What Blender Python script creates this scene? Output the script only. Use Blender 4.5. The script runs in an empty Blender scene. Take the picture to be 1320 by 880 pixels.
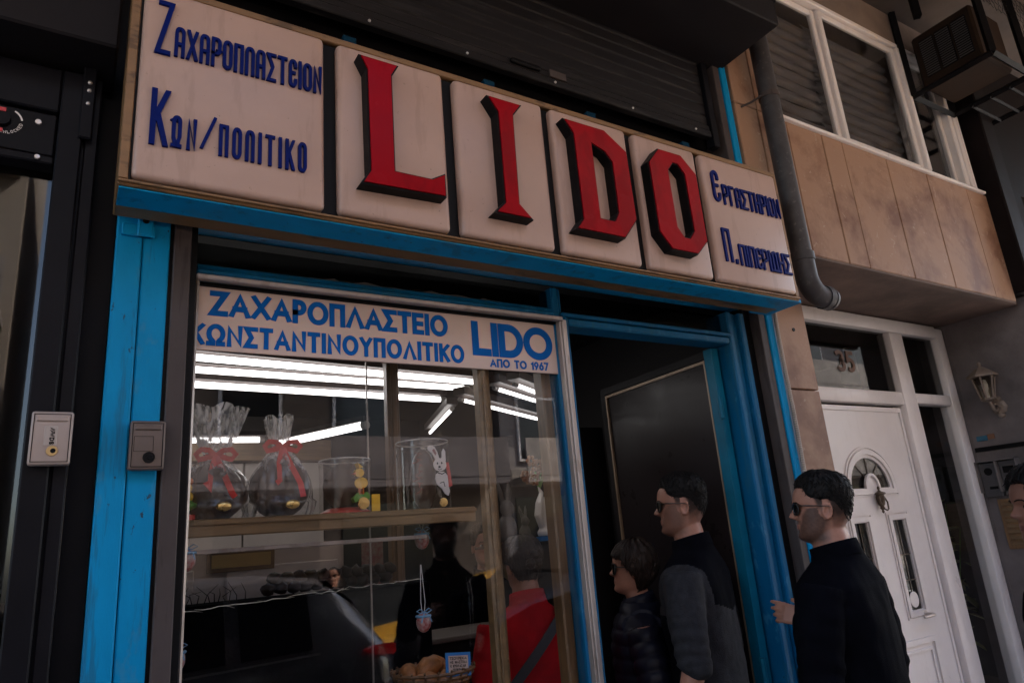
import bpy, bmesh, math, random
from mathutils import Vector, Matrix, noise
R_ = math.radians
PI = math.pi
random.seed(7)
scn = bpy.context.scene
col = scn.collection

# ------------------------------------------------------------------ camera, sky, sun, exposure
cam_d = bpy.data.cameras.new('camera'); cam = bpy.data.objects.new('camera', cam_d); col.objects.link(cam)
RX = Vector((0.84941203, -0.52172377, -0.07939464)); RD = Vector((0.07919867, 0.27476558, -0.95824394)); RF = Vector((0.52175355, 0.80765598, 0.27470902))
CAMP = Vector((0, -2.0, 1.6)); FPX = 910.46
cam.matrix_world = Matrix(((RX.x, -RD.x, -RF.x, CAMP.x), (RX.y, -RD.y, -RF.y, CAMP.y), (RX.z, -RD.z, -RF.z, CAMP.z), (0, 0, 0, 1)))
cam_d.sensor_width = 36; cam_d.lens = FPX / 1320 * 36; cam_d.clip_start = 0.05; cam_d.clip_end = 400
scn.camera = cam
world = bpy.data.worlds.new('World'); scn.world = world; world.use_nodes = True
wn = world.node_tree; bgn = wn.nodes['Background']
sky = wn.nodes.new('ShaderNodeTexSky'); sky.sky_type = 'NISHITA'; sky.sun_disc = False
SUN_EL, SUN_AZ = R_(48), R_(60)          # azimuth of the sun measured from +Y (behind the shop) towards +X
sky.sun_elevation = SUN_EL; sky.sun_rotation = SUN_AZ; sky.dust_density = 3.0; sky.ozone_density = 0.6
wn.links.new(sky.outputs[0], bgn.inputs[0]); bgn.inputs[1].default_value = 0.15
sun_d = bpy.data.lights.new('sun', 'SUN'); sun_d.energy = 4.0; sun_d.angle = R_(0.5); sun_d.color = (1.0, 0.93, 0.85)
sun = bpy.data.objects.new('sun', sun_d); col.objects.link(sun)
sdir = Vector((math.sin(SUN_AZ) * math.cos(SUN_EL), math.cos(SUN_AZ) * math.cos(SUN_EL), math.sin(SUN_EL)))
sun.rotation_euler = sdir.to_track_quat('Z', 'Y').to_euler()
scn.view_settings.view_transform = 'Standard'; scn.view_settings.look = 'None'
scn.view_settings.gamma = 1.0; scn.view_settings.use_curve_mapping = False
scn.view_settings.exposure = 2.86
scn.render.engine = 'CYCLES'
cy = scn.cycles
cy.use_denoising = True; cy.max_bounces = 8; cy.diffuse_bounces = 4; cy.glossy_bounces = 4; cy.transmission_bounces = 6
cy.transparent_max_bounces = 16; cy.caustics_reflective = False; cy.caustics_refractive = False; cy.sample_clamp_indirect = 6

# ------------------------------------------------------------------ materials
MATS = {}
def mat(name, c, rough=0.6, metal=0.0, var=0.15, vscale=6.0, bump=0.1, bscale=60.0, c2=None, emit=None, stretch=None, spec=0.5, coat=0.0, attr=None):
    if name in MATS: return MATS[name]
    m = bpy.data.materials.new(name); m.use_nodes = True
    nt = m.node_tree; b = nt.nodes['Principled BSDF']; L = nt.links.new
    tc = nt.nodes.new('ShaderNodeTexCoord'); mp = nt.nodes.new('ShaderNodeMapping'); L(tc.outputs['Object'], mp.inputs[0])
    if stretch: mp.inputs['Scale'].default_value = stretch
    n1 = nt.nodes.new('ShaderNodeTexNoise'); n1.inputs['Scale'].default_value = vscale; n1.inputs['Detail'].default_value = 6; n1.inputs['Roughness'].default_value = 0.62
    L(mp.outputs[0], n1.inputs['Vector'])
    rp = nt.nodes.new('ShaderNodeValToRGB'); rp.color_ramp.elements[0].position = 0.32; rp.color_ramp.elements[1].position = 0.68
    lo = c2 if c2 else tuple(x * (1 - var) for x in c); hi = c if c2 else tuple(min(1, x * (1 + var)) for x in c)
    rp.color_ramp.elements[0].color = (*lo, 1); rp.color_ramp.elements[1].color = (*hi, 1)
    L(n1.outputs[0], rp.inputs[0]); L(rp.outputs[0], b.inputs['Base Color'])
    n2 = nt.nodes.new('ShaderNodeTexNoise'); n2.inputs['Scale'].default_value = bscale; n2.inputs['Detail'].default_value = 4
    L(mp.outputs[0], n2.inputs['Vector'])
    mr = nt.nodes.new('ShaderNodeMapRange'); mr.inputs[3].default_value = max(0.03, rough - 0.12); mr.inputs[4].default_value = min(1, rough + 0.12)
    L(n1.outputs[0], mr.inputs[0]); L(mr.outputs[0], b.inputs['Roughness'])
    if bump:
        bp = nt.nodes.new('ShaderNodeBump'); bp.inputs['Strength'].default_value = bump; bp.inputs['Distance'].default_value = 0.004
        L(n2.outputs[0], bp.inputs['Height']); L(bp.outputs[0], b.inputs['Normal'])
    b.inputs['Metallic'].default_value = metal; b.inputs['Specular IOR Level'].default_value = spec
    b.inputs['Coat Weight'].default_value = coat
    if emit:
        b.inputs['Emission Color'].default_value = (*emit[0], 1); b.inputs['Emission Strength'].default_value = emit[1]
    MATS[name] = m
    return m
def glass(name, tint=(0.9, 0.92, 0.92), f0=0.04, rough=0.0):
    if name in MATS: return MATS[name]
    m = bpy.data.materials.new(name); m.use_nodes = True; nt = m.node_tree; L = nt.links.new
    nt.nodes.remove(nt.nodes['Principled BSDF']); out = nt.nodes['Material Output']
    tr = nt.nodes.new('ShaderNodeBsdfTransparent'); tr.inputs[0].default_value = (*tint, 1)
    gl = nt.nodes.new('ShaderNodeBsdfGlossy'); gl.inputs['Roughness'].default_value = rough; gl.inputs[0].default_value = (1, 1, 1, 1)
    lw = nt.nodes.new('ShaderNodeLayerWeight'); lw.inputs[0].default_value = 0.5
    p = nt.nodes.new('ShaderNodeMath'); p.operation = 'POWER'; p.inputs[1].default_value = 5.0
    L(lw.outputs['Facing'], p.inputs[0])
    a = nt.nodes.new('ShaderNodeMath'); a.operation = 'MULTIPLY_ADD'; a.inputs[1].default_value = 1 - f0; a.inputs[2].default_value = f0
    L(p.outputs[0], a.inputs[0])
    mx = nt.nodes.new('ShaderNodeMixShader'); L(a.outputs[0], mx.inputs[0]); L(tr.outputs[0], mx.inputs[1]); L(gl.outputs[0], mx.inputs[2])
    L(mx.outputs[0], out.inputs[0]); MATS[name] = m
    return m
M = dict(
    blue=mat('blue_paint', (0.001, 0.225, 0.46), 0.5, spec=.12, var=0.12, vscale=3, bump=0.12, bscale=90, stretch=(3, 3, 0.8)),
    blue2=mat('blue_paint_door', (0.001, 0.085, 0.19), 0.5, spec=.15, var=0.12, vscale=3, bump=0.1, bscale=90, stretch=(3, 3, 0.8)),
    plastic=mat('sign_plastic', (0.42, 0.285, 0.235), 0.35, var=0.05, vscale=4, bump=0.03, bscale=30, spec=.3),
    gold=mat('bronze_anodised', (0.20, 0.11, 0.05), 0.42, 0.3, spec=.3, var=0.15, vscale=8, stretch=(0.4, 3, 3), bump=0.05),
    navy=mat('navy_letter', (0.001, 0.008, 0.105), 0.4, spec=.06, var=0.1, bump=0.02),
    red=mat('red_acrylic', (0.27, 0.0005, 0.005), 0.25, var=0.06, vscale=3, bump=0.0, spec=.05),
    black=mat('black_plastic', (0.004, 0.0035, 0.004), 0.5, spec=.12, var=0.2, bump=0.03),
    darkmetal=mat('charcoal_metal', (0.006, 0.0055, 0.0075), 0.45, 0.0, spec=.10, var=0.2, bump=0.08, bscale=200),
    railgrey=mat('rail_brown_grey', (0.062, 0.048, 0.045), 0.5, 0.0, spec=.2, var=0.15, vscale=5, bump=0.04),
    shutter=mat('shutter_slat', (0.011, 0.0095, 0.0105), 0.5, 0.0, spec=.18, var=0.25, vscale=7, stretch=(0.3, 2, 6), bump=0.1),
    chrome=mat('aluminium_trim', (0.33, 0.275, 0.25), 0.4, 0.5, var=0.1, vscale=5, bump=0.03),
    banner=mat('banner_vinyl', (0.51, 0.375, 0.32), 0.5, var=0.05, vscale=3, bump=0.02),
    bannerblue=mat('banner_blue', (0.002, 0.085, 0.32), 0.6, spec=.08, var=0.05, bump=0.0),
    upvc=mat('white_upvc', (0.74, 0.69, 0.67), 0.32, var=0.05, vscale=4, bump=0.03),
    concrete=mat('concrete', (0.27, 0.235, 0.21), 0.85, var=0.3, vscale=3, bump=0.5, bscale=35),
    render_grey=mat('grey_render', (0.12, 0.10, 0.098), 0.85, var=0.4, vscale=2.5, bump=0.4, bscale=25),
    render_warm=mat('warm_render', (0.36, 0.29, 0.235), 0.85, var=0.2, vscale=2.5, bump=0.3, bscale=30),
    pipe=mat('grey_pipe', (0.05, 0.046, 0.048), 0.5, 0.0, spec=.25, var=0.3, vscale=9, bump=0.12, bscale=50),
    wood=mat('brown_wood', (0.17, 0.09, 0.04), 0.4, var=0.35, vscale=5, stretch=(6, 6, 0.6), bump=0.1),
    woodx=mat('brown_wood_shelf', (0.20, 0.115, 0.05), 0.45, var=0.3, vscale=5, stretch=(0.6, 6, 6), bump=0.1),
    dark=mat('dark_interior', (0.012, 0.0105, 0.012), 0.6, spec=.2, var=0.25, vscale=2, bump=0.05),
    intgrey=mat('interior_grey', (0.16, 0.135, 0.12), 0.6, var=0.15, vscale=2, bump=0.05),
    cab=mat('cabinet_grey', (0.58, 0.51, 0.47), 0.4, var=0.1, vscale=3, bump=0.02),
    choc=mat('dark_chocolate', (0.030, 0.013, 0.008), 0.7, spec=.2, var=0.3, vscale=12, bump=0.2, bscale=40),
    ribbon=mat('red_ribbon', (0.55, 0.035, 0.025), 0.35, var=0.1, bump=0.05),
    yellow=mat('yellow_icing', (0.75, 0.42, 0.02), 0.5, var=0.1, bump=0.05),
    orange=mat('orange_icing', (0.7, 0.16, 0.02), 0.5, var=0.1),
    green=mat('green_icing', (0.12, 0.33, 0.05), 0.5, var=0.15),
    white=mat('white_glaze', (0.75, 0.70, 0.67), 0.35, var=0.05, bump=0.05),
    seal=mat('gold_foil', (0.75, 0.52, 0.2), 0.25, 0.9, var=0.1),
    bread=mat('crusty_bread', (0.36, 0.13, 0.035), 0.5, var=0.45, vscale=14, bump=0.4, bscale=60),
    wicker=mat('wicker', (0.16, 0.075, 0.03), 0.5, var=0.3, bump=0.2),
    card=mat('card_blue', (0.01, 0.16, 0.45), 0.5, var=0.05),
    brass=mat('brass', (0.42, 0.28, 0.13), 0.3, 0.8, var=0.15),
    lantern=mat('lantern_beige', (0.18, 0.135, 0.105), 0.5, 0.0, var=0.25, vscale=20, bump=0.1),
    steel=mat('steel', (0.55, 0.50, 0.47), 0.35, 0.7, var=0.1),
    lockmetal=mat('lock_nickel', (0.36, 0.285, 0.25), 0.4, 0.1, spec=.3, var=0.06, bump=0.03, bscale=200),
    lockbronze=mat('lock_bronze', (0.13, 0.095, 0.08), 0.45, 0.1, spec=.3, var=0.1, bump=0.05, bscale=200),
    asphalt=mat('asphalt', (0.07, 0.068, 0.066), 0.9, var=0.3, vscale=3, bump=0.6, bscale=120),
    paving=mat('paving', (0.36, 0.32, 0.29), 0.8, var=0.25, vscale=2, bump=0.3, bscale=40),
    linepaint=mat('road_paint', (0.75, 0.75, 0.72), 0.6, var=0.1),
    skin=mat('skin', (0.33, 0.15, 0.10), 0.5, spec=.3, var=0.12, vscale=18, bump=0.08, bscale=180),
    skin2=mat('skin_olive', (0.20, 0.085, 0.055), 0.5, spec=.3, var=0.12, vscale=18, bump=0.08, bscale=180),
    hair=mat('dark_hair', (0.005, 0.0038, 0.0035), 0.6, spec=.15, var=0.4, vscale=30, bump=0.5, bscale=130, stretch=(3, 1, 1)),
    hairbrown=mat('brown_hair', (0.016, 0.008, 0.0055), 0.5, spec=.25, var=0.5, vscale=40, bump=0.5, bscale=120, stretch=(3, 3, 0.35)),
    cloth_black=mat('black_cloth', (0.0024, 0.0024, 0.004), 0.95, var=0.3, vscale=8, bump=0.25, bscale=300, spec=0.03),
    cloth_navy=mat('navy_nylon', (0.006, 0.006, 0.014), 0.5, spec=.2, var=0.3, vscale=9, bump=0.15, bscale=60),
    cloth_grey=mat('charcoal_fleece', (0.019, 0.018, 0.0205), 0.95, var=0.3, vscale=40, bump=0.5, bscale=260, spec=0.15),
    cloth_red=mat('red_fleece', (0.36, 0.004, 0.008), 0.85, var=0.2, vscale=8, bump=0.3, bscale=200, spec=0.2),
    jeans=mat('dark_jeans', (0.02, 0.024, 0.04), 0.9, var=0.3, vscale=8, bump=0.2),
    shoe=mat('dark_shoe', (0.02, 0.018, 0.018), 0.5),
    lens=mat('sunglass_lens', (0.008, 0.007, 0.007), 0.08, var=0.05, bump=0.0),
    frame=mat('glasses_frame', (0.015, 0.013, 0.012), 0.3, var=0.05, bump=0.0),
    eye=mat('eye_white', (0.55, 0.5, 0.47), 0.2, bump=0.0, var=0.02), iris=mat('eye_dark', (0.02, 0.012, 0.008), 0.2, bump=0.0),
    carpaint=mat('graphite_car_paint', (0.24, 0.235, 0.24), 0.25, 0.3, var=0.05, bump=0.0, coat=1.0),
    black_car=mat('black_car_paint', (0.01, 0.01, 0.011), 0.25, 0.2, var=0.05, bump=0.0), taxi=mat('yellow_car_paint', (0.75, 0.36, 0.02), 0.3, 0.0, var=0.04, bump=0.0, coat=1.0),
    tyre=mat('tyre', (0.02, 0.02, 0.02), 0.85, var=0.2), rim=mat('alloy_rim', (0.5, 0.5, 0.5), 0.3, 0.9),
    carglass=mat('car_glass', (0.012, 0.013, 0.014), 0.05, var=0.05, bump=0.0),
    tail=mat('tail_light', (0.55, 0.01, 0.015), 0.15, emit=((1, 0.03, 0.03), 0.06), bump=0.0),
    tube=mat('lit_tube', (0.9, 0.9, 0.9), 0.4, emit=((1.0, 0.96, 0.94), 0.95), bump=0.0),
    tubecap=mat('tube_cap', (0.5, 0.48, 0.46), 0.4, 0.5),
    pane=glass('window_glass', (0.90, 0.90, 0.90), 0.035), panedoor=glass('dark_glass', (0.45, 0.46, 0.46), 0.03),
    clear=glass('clear_acetate', (0.94, 0.94, 0.94), 0.03), lampglass=glass('lamp_glass', (0.7, 0.68, 0.62), 0.07),
)
def stone_mat():
    m = mat('stone_panel', (0.33, 0.195, 0.125), 0.6, var=0.12, vscale=2.6, bump=0.15, bscale=50, c2=(0.18, 0.085, 0.05), spec=.2)
    nt = m.node_tree; L = nt.links.new; b = nt.nodes['Principled BSDF']
    src = b.inputs['Base Color'].links[0].from_socket
    rp0 = src.node; rp0.color_ramp.elements[0].position = .34; rp0.color_ramp.elements[1].position = .50; rp0.inputs[0].links[0].from_node.inputs['Distortion'].default_value = .25
    tc = nt.nodes.new('ShaderNodeTexCoord')
    v = nt.nodes.new('ShaderNodeTexNoise'); v.inputs['Scale'].default_value = 22; v.inputs['Detail'].default_value = 3; v.inputs['Distortion'].default_value = 1.2; L(tc.outputs['Object'], v.inputs['Vector'])
    r = nt.nodes.new('ShaderNodeValToRGB'); r.color_ramp.elements[0].position = 0.66; r.color_ramp.elements[1].position = 0.72
    r.color_ramp.elements[0].color = (0, 0, 0, 1); r.color_ramp.elements[1].color = (0.35, 0.35, 0.35, 1); L(v.outputs[0], r.inputs[0])
    mx = nt.nodes.new('ShaderNodeMix'); mx.data_type = 'RGBA'; L(r.outputs[0], mx.inputs[0]); L(src, mx.inputs[6]); mx.inputs[7].default_value = (0.5, 0.38, 0.28, 1)
    L(mx.outputs[2], b.inputs['Base Color'])
    return m
M['stone'] = stone_mat()
def face_attributes(m, dark, lipc):
    nt = m.node_tree; L = nt.links.new; b = nt.nodes['Principled BSDF']; src = b.inputs['Base Color'].links[0].from_socket
    for nm, c in (('beard', dark), ('lip', lipc)):
        a = nt.nodes.new('ShaderNodeAttribute'); a.attribute_name = nm
        mx = nt.nodes.new('ShaderNodeMix'); mx.data_type = 'RGBA'; L(a.outputs['Fac'], mx.inputs[0]); L(src, mx.inputs[6]); mx.inputs[7].default_value = (*c, 1); src = mx.outputs[2]
    L(src, b.inputs['Base Color'])
face_attributes(M['skin'], (.008, .0055, .0045), (.20, .055, .045)); face_attributes(M['skin2'], (.008, .005, .004), (.13, .04, .035))
def weather(m, c, scale, thr, amt, stretch=(1, 1, 1), detail=5, soft=.06):
    nt = m.node_tree; L = nt.links.new; b = nt.nodes['Principled BSDF']; src = b.inputs['Base Color'].links[0].from_socket
    tc = nt.nodes.new('ShaderNodeTexCoord'); mp = nt.nodes.new('ShaderNodeMapping'); mp.inputs['Scale'].default_value = stretch; L(tc.outputs['Object'], mp.inputs[0])
    n = nt.nodes.new('ShaderNodeTexNoise'); n.inputs['Scale'].default_value = scale; n.inputs['Detail'].default_value = detail; n.inputs['Roughness'].default_value = .65; L(mp.outputs[0], n.inputs['Vector'])
    r = nt.nodes.new('ShaderNodeMapRange'); r.inputs[1].default_value = thr; r.inputs[2].default_value = thr + soft; r.inputs[3].default_value = 0; r.inputs[4].default_value = amt; L(n.outputs[0], r.inputs[0])
    mx = nt.nodes.new('ShaderNodeMix'); mx.data_type = 'RGBA'; L(r.outputs[0], mx.inputs[0]); L(src, mx.inputs[6]); mx.inputs[7].default_value = (*c, 1); L(mx.outputs[2], b.inputs['Base Color'])
for k in ('blue', 'blue2'):
    weather(M[k], (.03, .03, .035), 38, .665, .85, (1, 1, .6), 6, .02); weather(M[k], (.02, .09, .14), 5, .55, .5, (4, 4, .35)); weather(M[k], (.05, .20, .32), 14, .60, .35, (1, 1, .5))
weather(M['plastic'], (.22, .14, .11), 7, .56, .20, (2.2, 2.2, .35)); weather(M['plastic'], (.10, .07, .06), 60, .70, .5, (1, 1, 1), 3, .03)
weather(M['upvc'], (.42, .34, .29), 5, .56, .16, (2, 2, .5), 5, .12); weather(M['upvc'], (.25, .19, .16), 50, .70, .4, (1, 1, 1), 3, .03)
weather(M['red'], (.17, .001, .004), 4, .52, .5, (1, 1, .5)); weather(M['shutter'], (.03, .027, .027), 9, .56, .6, (.3, 1, 3)); weather(M['railgrey'], (.03, .022, .02), 12, .58, .5, (3, 3, .3))
weather(M['gold'], (.05, .03, .018), 20, .56, .6, (.3, 1, 1)); weather(M['pipe'], (.12, .11, .10), 40, .60, .5); weather(M['chrome'], (.18, .14, .12), 16, .56, .5, (1, 1, .4))
def louvre_mat():
    return mat('blind_slat', (0.15, 0.135, 0.135), 0.6, spec=.2, var=0.15, vscale=4, bump=0.05)
M['blind'] = louvre_mat()

# ------------------------------------------------------------------ builders
def thing(name, label, cat, loc=(0, 0, 0), rz=0.0, group=None):
    o = bpy.data.objects.new(name, None); col.objects.link(o); o.empty_display_size = 0.1
    o.location = loc; o.rotation_euler = (0, 0, rz); o['label'] = label; o['category'] = cat
    if group: o['group'] = group
    return o
def tag(o, label, cat, group=None, kind=None):
    if label: o['label'] = label
    if cat: o['category'] = cat
    if group: o['group'] = group
    if kind: o['kind'] = kind
    return o
def origin_of(p):
    v = Vector((0, 0, 0))
    while p is not None: v = v + Vector(p.location); p = p.parent
    return v
def finish(bm, name, mats, parent=None, local=False, smooth=None, recalc=True):
    if recalc: bmesh.ops.recalc_face_normals(bm, faces=bm.faces)
    if parent is not None and not local:
        v = origin_of(parent); bmesh.ops.translate(bm, verts=bm.verts, vec=-v)
    me = bpy.data.meshes.new(name); bm.to_mesh(me); bm.free()
    if not isinstance(mats, (list, tuple)): mats = [mats]
    for m in mats: me.materials.append(M[m] if isinstance(m, str) else m)
    if smooth:
        for p in me.polygons: p.use_smooth = True
        if smooth is not True:
            try: me.set_sharp_from_angle(angle=R_(smooth))
            except Exception: pass
    o = bpy.data.objects.new(name, me); col.objects.link(o)
    if parent is not None: o.parent = parent
    return o
def solo(bm, name, mats, label, cat, group=None, kind=None, smooth=None):
    """a thing of one mesh, with its origin moved to its base"""
    xs = [v.co for v in bm.verts]
    c = Vector(((min(v.x for v in xs) + max(v.x for v in xs)) / 2, (min(v.y for v in xs) + max(v.y for v in xs)) / 2, min(v.z for v in xs)))
    bmesh.ops.translate(bm, verts=bm.verts, vec=-c)
    o = finish(bm, name, mats, smooth=smooth); o.location = c
    return tag(o, label, cat, group, kind)
def structure(bm, name, m):
    return tag(finish(bm, name, m), None, None, None, 'structure')
def new(): return bmesh.new()
def box(bm, x0, x1, y0, y1, z0, z1, bev=0.0, mi=0, seg=1):
    t = bmesh.new()
    vs = [t.verts.new((x, y, z)) for x in (x0, x1) for y in (y0, y1) for z in (z0, z1)]
    for f in ((0, 1, 3, 2), (4, 6, 7, 5), (0, 4, 5, 1), (2, 3, 7, 6), (0, 2, 6, 4), (1, 5, 7, 3)): t.faces.new([vs[i] for i in f])
    if bev: bmesh.ops.bevel(t, geom=list(t.edges), offset=bev, segments=seg, affect='EDGES', profile=0.5)
    merge(bm, t, mi=mi)
def merge(bm, t, mat4=None, mi=None):
    mp = {}
    for v in t.verts: mp[v] = bm.verts.new(mat4 @ v.co if mat4 else v.co)
    for f in t.faces:
        try:
            nf = bm.faces.new([mp[v] for v in f.verts]); nf.material_index = f.material_index if mi is None else mi; nf.smooth = f.smooth
        except ValueError: pass
    t.free()
def frames_along(pts):
    n = len(pts); out = []; prev = None
    for i in range(n):
        d = (pts[min(i + 1, n - 1)] - pts[max(i - 1, 0)])
        if d.length < 1e-9: d = Vector((0, 0, 1))
        d.normalize()
        if prev is None:
            a = Vector((0, 0, 1)) if abs(d.z) < 0.9 else Vector((1, 0, 0))
            u = d.cross(a).normalized()
        else:
            u = prev - d * prev.dot(d)
            u = u.normalized() if u.length > 1e-6 else d.orthogonal().normalized()
        prev = u; out.append((d, u, d.cross(u)))
    return out
def tube(bm, pts, r, n=10, caps=True, flat=1.0, mi=0):
    pts = [Vector(p) for p in pts]; rs = r if isinstance(r, (list, tuple)) else [r] * len(pts)
    fr = frames_along(pts); rings = []
    for p, rr, (d, u, w) in zip(pts, rs, fr):
        rings.append([bm.verts.new(p + u * (math.cos(2 * PI * k / n) * rr) + w * (math.sin(2 * PI * k / n) * rr * flat)) for k in range(n)])
    for a, b in zip(rings, rings[1:]):
        for k in range(n):
            f = bm.faces.new((a[k], a[(k + 1) % n], b[(k + 1) % n], b[k])); f.material_index = mi
    if caps:
        for rg in (rings[0], rings[-1]):
            f = bm.faces.new(rg); f.material_index = mi
def lathe(bm, prof, c=(0, 0, 0), n=24, mi=0, axis='Z'):
    c = Vector(c); rings = []
    for r, z in prof:
        if r < 1e-6: rings.append([bm.verts.new(c + (Vector((0, 0, z)) if axis == 'Z' else Vector((0, z, 0)) if axis == 'Y' else Vector((z, 0, 0))))])
        else:
            rg = []
            for k in range(n):
                a = 2 * PI * k / n; u, v = r * math.cos(a), r * math.sin(a)
                rg.append(bm.verts.new(c + (Vector((u, v, z)) if axis == 'Z' else Vector((u, z, v)) if axis == 'Y' else Vector((z, u, v)))))
            rings.append(rg)
    for a, b in zip(rings, rings[1:]):
        if len(a) == 1 and len(b) == 1: continue
        for k in range(n):
            k2 = (k + 1) % n
            vs = [a[0], b[k2], b[k]] if len(a) == 1 else [a[k], a[k2], b[0]] if len(b) == 1 else [a[k], a[k2], b[k2], b[k]]
            f = bm.faces.new(vs); f.material_index = mi
def ball(bm, c, rx, ry=None, rz=None, n=14, mi=0, bumpy=0.0, seed=0):
    ry = ry or rx; rz = rz or rx; t = bmesh.new(); bmesh.ops.create_icosphere(t, subdivisions=3 if n > 10 else 2, radius=1)
    for v in t.verts:
        k = 1 + (noise.noise(v.co * 2.2 + Vector((seed, seed * 2.3, 0))) * bumpy if bumpy else 0)
        v.co = Vector((v.co.x * rx * k, v.co.y * ry * k, v.co.z * rz * k)) + Vector(c)
    merge(bm, t, mi=mi)
def plate(bm, loops, to, d0, d1, mi_face=0, mi_side=0):
    """closed outline(s) in (u,v), extruded from d0 (back) to d1 (front); extra loops are holes"""
    t = bmesh.new(); edges = []
    for lp in loops:
        vs = [t.verts.new((u, v, 0)) for u, v in lp]
        for i in range(len(vs)): edges.append(t.edges.new((vs[i], vs[(i + 1) % len(vs)])))
    bmesh.ops.triangle_fill(t, use_beauty=True, use_dissolve=False, edges=edges)
    fs = list(t.faces)
    for f in fs: f.material_index = mi_face
    ret = bmesh.ops.extrude_face_region(t, geom=fs)
    newf = [g for g in ret['geom'] if isinstance(g, bmesh.types.BMFace)]
    nv = [g for g in ret['geom'] if isinstance(g, bmesh.types.BMVert)]
    for f in t.faces:
        if f not in newf and f not in fs: f.material_index = mi_side
    for v in nv: v.co.z = 1
    for f in newf: f.material_index = mi_face
    for v in t.verts: v.co = to(v.co.x, v.co.y, d1 if v.co.z > 0.5 else d0)
    merge(bm, t)
def remesh(bm, voxel, smooth_it=3, name='tmp'):
    me = bpy.data.meshes.new(name); bmesh.ops.recalc_face_normals(bm, faces=bm.faces); bm.to_mesh(me); bm.free()
    o = bpy.data.objects.new(name, me); col.objects.link(o)
    r = o.modifiers.new('r', 'REMESH'); r.mode = 'VOXEL'; r.voxel_size = voxel
    if smooth_it:
        s = o.modifiers.new('s', 'SMOOTH'); s.factor = 0.5; s.iterations = smooth_it
    dg = bpy.context.evaluated_depsgraph_get(); ev = o.evaluated_get(dg); m2 = bpy.data.meshes.new_from_object(ev)
    b2 = bmesh.new(); b2.from_mesh(m2); bpy.data.objects.remove(o); bpy.data.meshes.remove(me); bpy.data.meshes.remove(m2)
    return b2

# ------------------------------------------------------------------ lettering (stroke alphabet)
def arc(cx, cy, rx, ry, a0, a1, n=8): return [(cx + rx * math.cos(R_(a0 + (a1 - a0) * i / n)), cy + ry * math.sin(R_(a0 + (a1 - a0) * i / n))) for i in range(n + 1)]
GEO = {  # geometric caps: (width, strokes); 'c' marks a closed stroke
    'Α': (.82, [[(0, 0), (.5, 1), (1, 0)], [(.2, .3), (.8, .3)]]), 'Λ': (.82, [[(0, 0), (.5, 1), (1, 0)]]),
    'Ζ': (.66, [[(0, 1), (1, 1), (0, 0), (1, 0)]]), 'Χ': (.74, [[(0, 0), (1, 1)], [(0, 1), (1, 0)]]),
    'Ρ': (.5, [[(0, 0), (0, 1), (.45, 1)] + arc(.45, .72, .55, .28, 80, -80, 9) + [(.45, .44), (0, .44)]]),
    'Ο': (.95, ['c', arc(.5, .5, .5, .5, 0, 350, 35)]), 'Π': (.66, [[(0, 0), (0, 1), (1, 1), (1, 0)]]),
    'Σ': (.62, [[(1, 1), (0, 1), (.55, .5), (0, 0), (1, 0)]]), 'Τ': (.62, [[(0, 1), (1, 1)], [(.5, 1), (.5, 0)]]),
    'Ε': (.5, [[(1, 1), (0, 1), (0, 0), (1, 0)], [(0, .5), (.9, .5)]]), 'Ι': (.02, [[(.5, 0), (.5, 1)]]),
    'Ν': (.72, [[(0, 0), (0, 1), (1, 0), (1, 1)]]), 'Κ': (.62, [[(0, 0), (0, 1)], [(1, 1), (.06, .47)], [(.28, .58), (1, 0)]]),
    'Ω': (.92, [[(.0, 0), (.3, 0), (.3, .12)] + arc(.5, .56, .5, .44, 238, -58, 20) + [(.7, .12), (.7, 0), (1, 0)]]),
    'Υ': (.7, [[(0, 1), (.5, .5), (1, 1)], [(.5, .5), (.5, 0)]]), 'L': (.46, [[(0, 1), (0, 0), (1, 0)]]),
    'D': (.72, ['c', [(0, 0), (0, 1), (.4, 1)] + arc(.4, .5, .6, .5, 84, -84, 14) + [(.4, 0)]]),
    '1': (.2, [[(0, .8), (1, 1), (1, 0)]]), '9': (.55, ['c', arc(.5, .68, .5, .32, 0, 345, 18), [(.97, .62), (.35, 0)]]),
    '6': (.55, ['c', arc(.5, .32, .5, .32, 0, 345, 18), [(.03, .4), (.65, 1)]]), '7': (.55, [[(0, 1), (1, 1), (.3, 0)]]),
    '3': (.5, [[(0, .92)] + arc(.45, .75, .5, .25, 110, -90, 9) + arc(.45, .25, .55, .25, 90, -110, 9) + [(0, .08)]]),
    '5': (.5, [[(.95, 1), (.12, 1), (.06, .55)] + arc(.45, .32, .55, .3, 105, -120, 12)]),
    'W': (1.0, [[(0, 1), (.25, 0), (.5, .9), (.75, 0), (1, 1)]]), 'S': (.5, [arc(.5, .75, .5, .25, 20, 260, 9) + arc(.5, .25, .5, .25, 80, -160, 9)]),
    'Μ': (.8, [[(0, 0), (0, 1), (.5, .3), (1, 1), (1, 0)]]), 'Υ2': (.6, []), 'U': (.6, [[(0, 1), (0, .3)] + arc(.5, .3, .5, .3, 180, 360, 8) + [(1, 1)]]),
    'N': (.72, [[(0, 0), (0, 1), (1, 0), (1, 1)]]), 'O': (.95, ['c', arc(.5, .5, .5, .5, 0, 350, 35)]), 'C': (.7, [arc(.5, .5, .5, .5, 45, 315, 16)]),
    'K': (.62, [[(0, 0), (0, 1)], [(1, 1), (.06, .47)], [(.28, .58), (1, 0)]]), 'E': (.5, [[(1, 1), (0, 1), (0, 0), (1, 0)], [(0, .5), (.9, .5)]]), 'I': (.02, [[(.5, 0), (.5, 1)]]),
    ' ': (.35, []), '.': (.05, [[(.5, 0), (.5, .1)]]), '&': (.5, [[(1, 0), (.2, .75), (.5, 1), (.75, .75), (0, .25), (.4, 0), (1, .4)]]),
}
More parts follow.
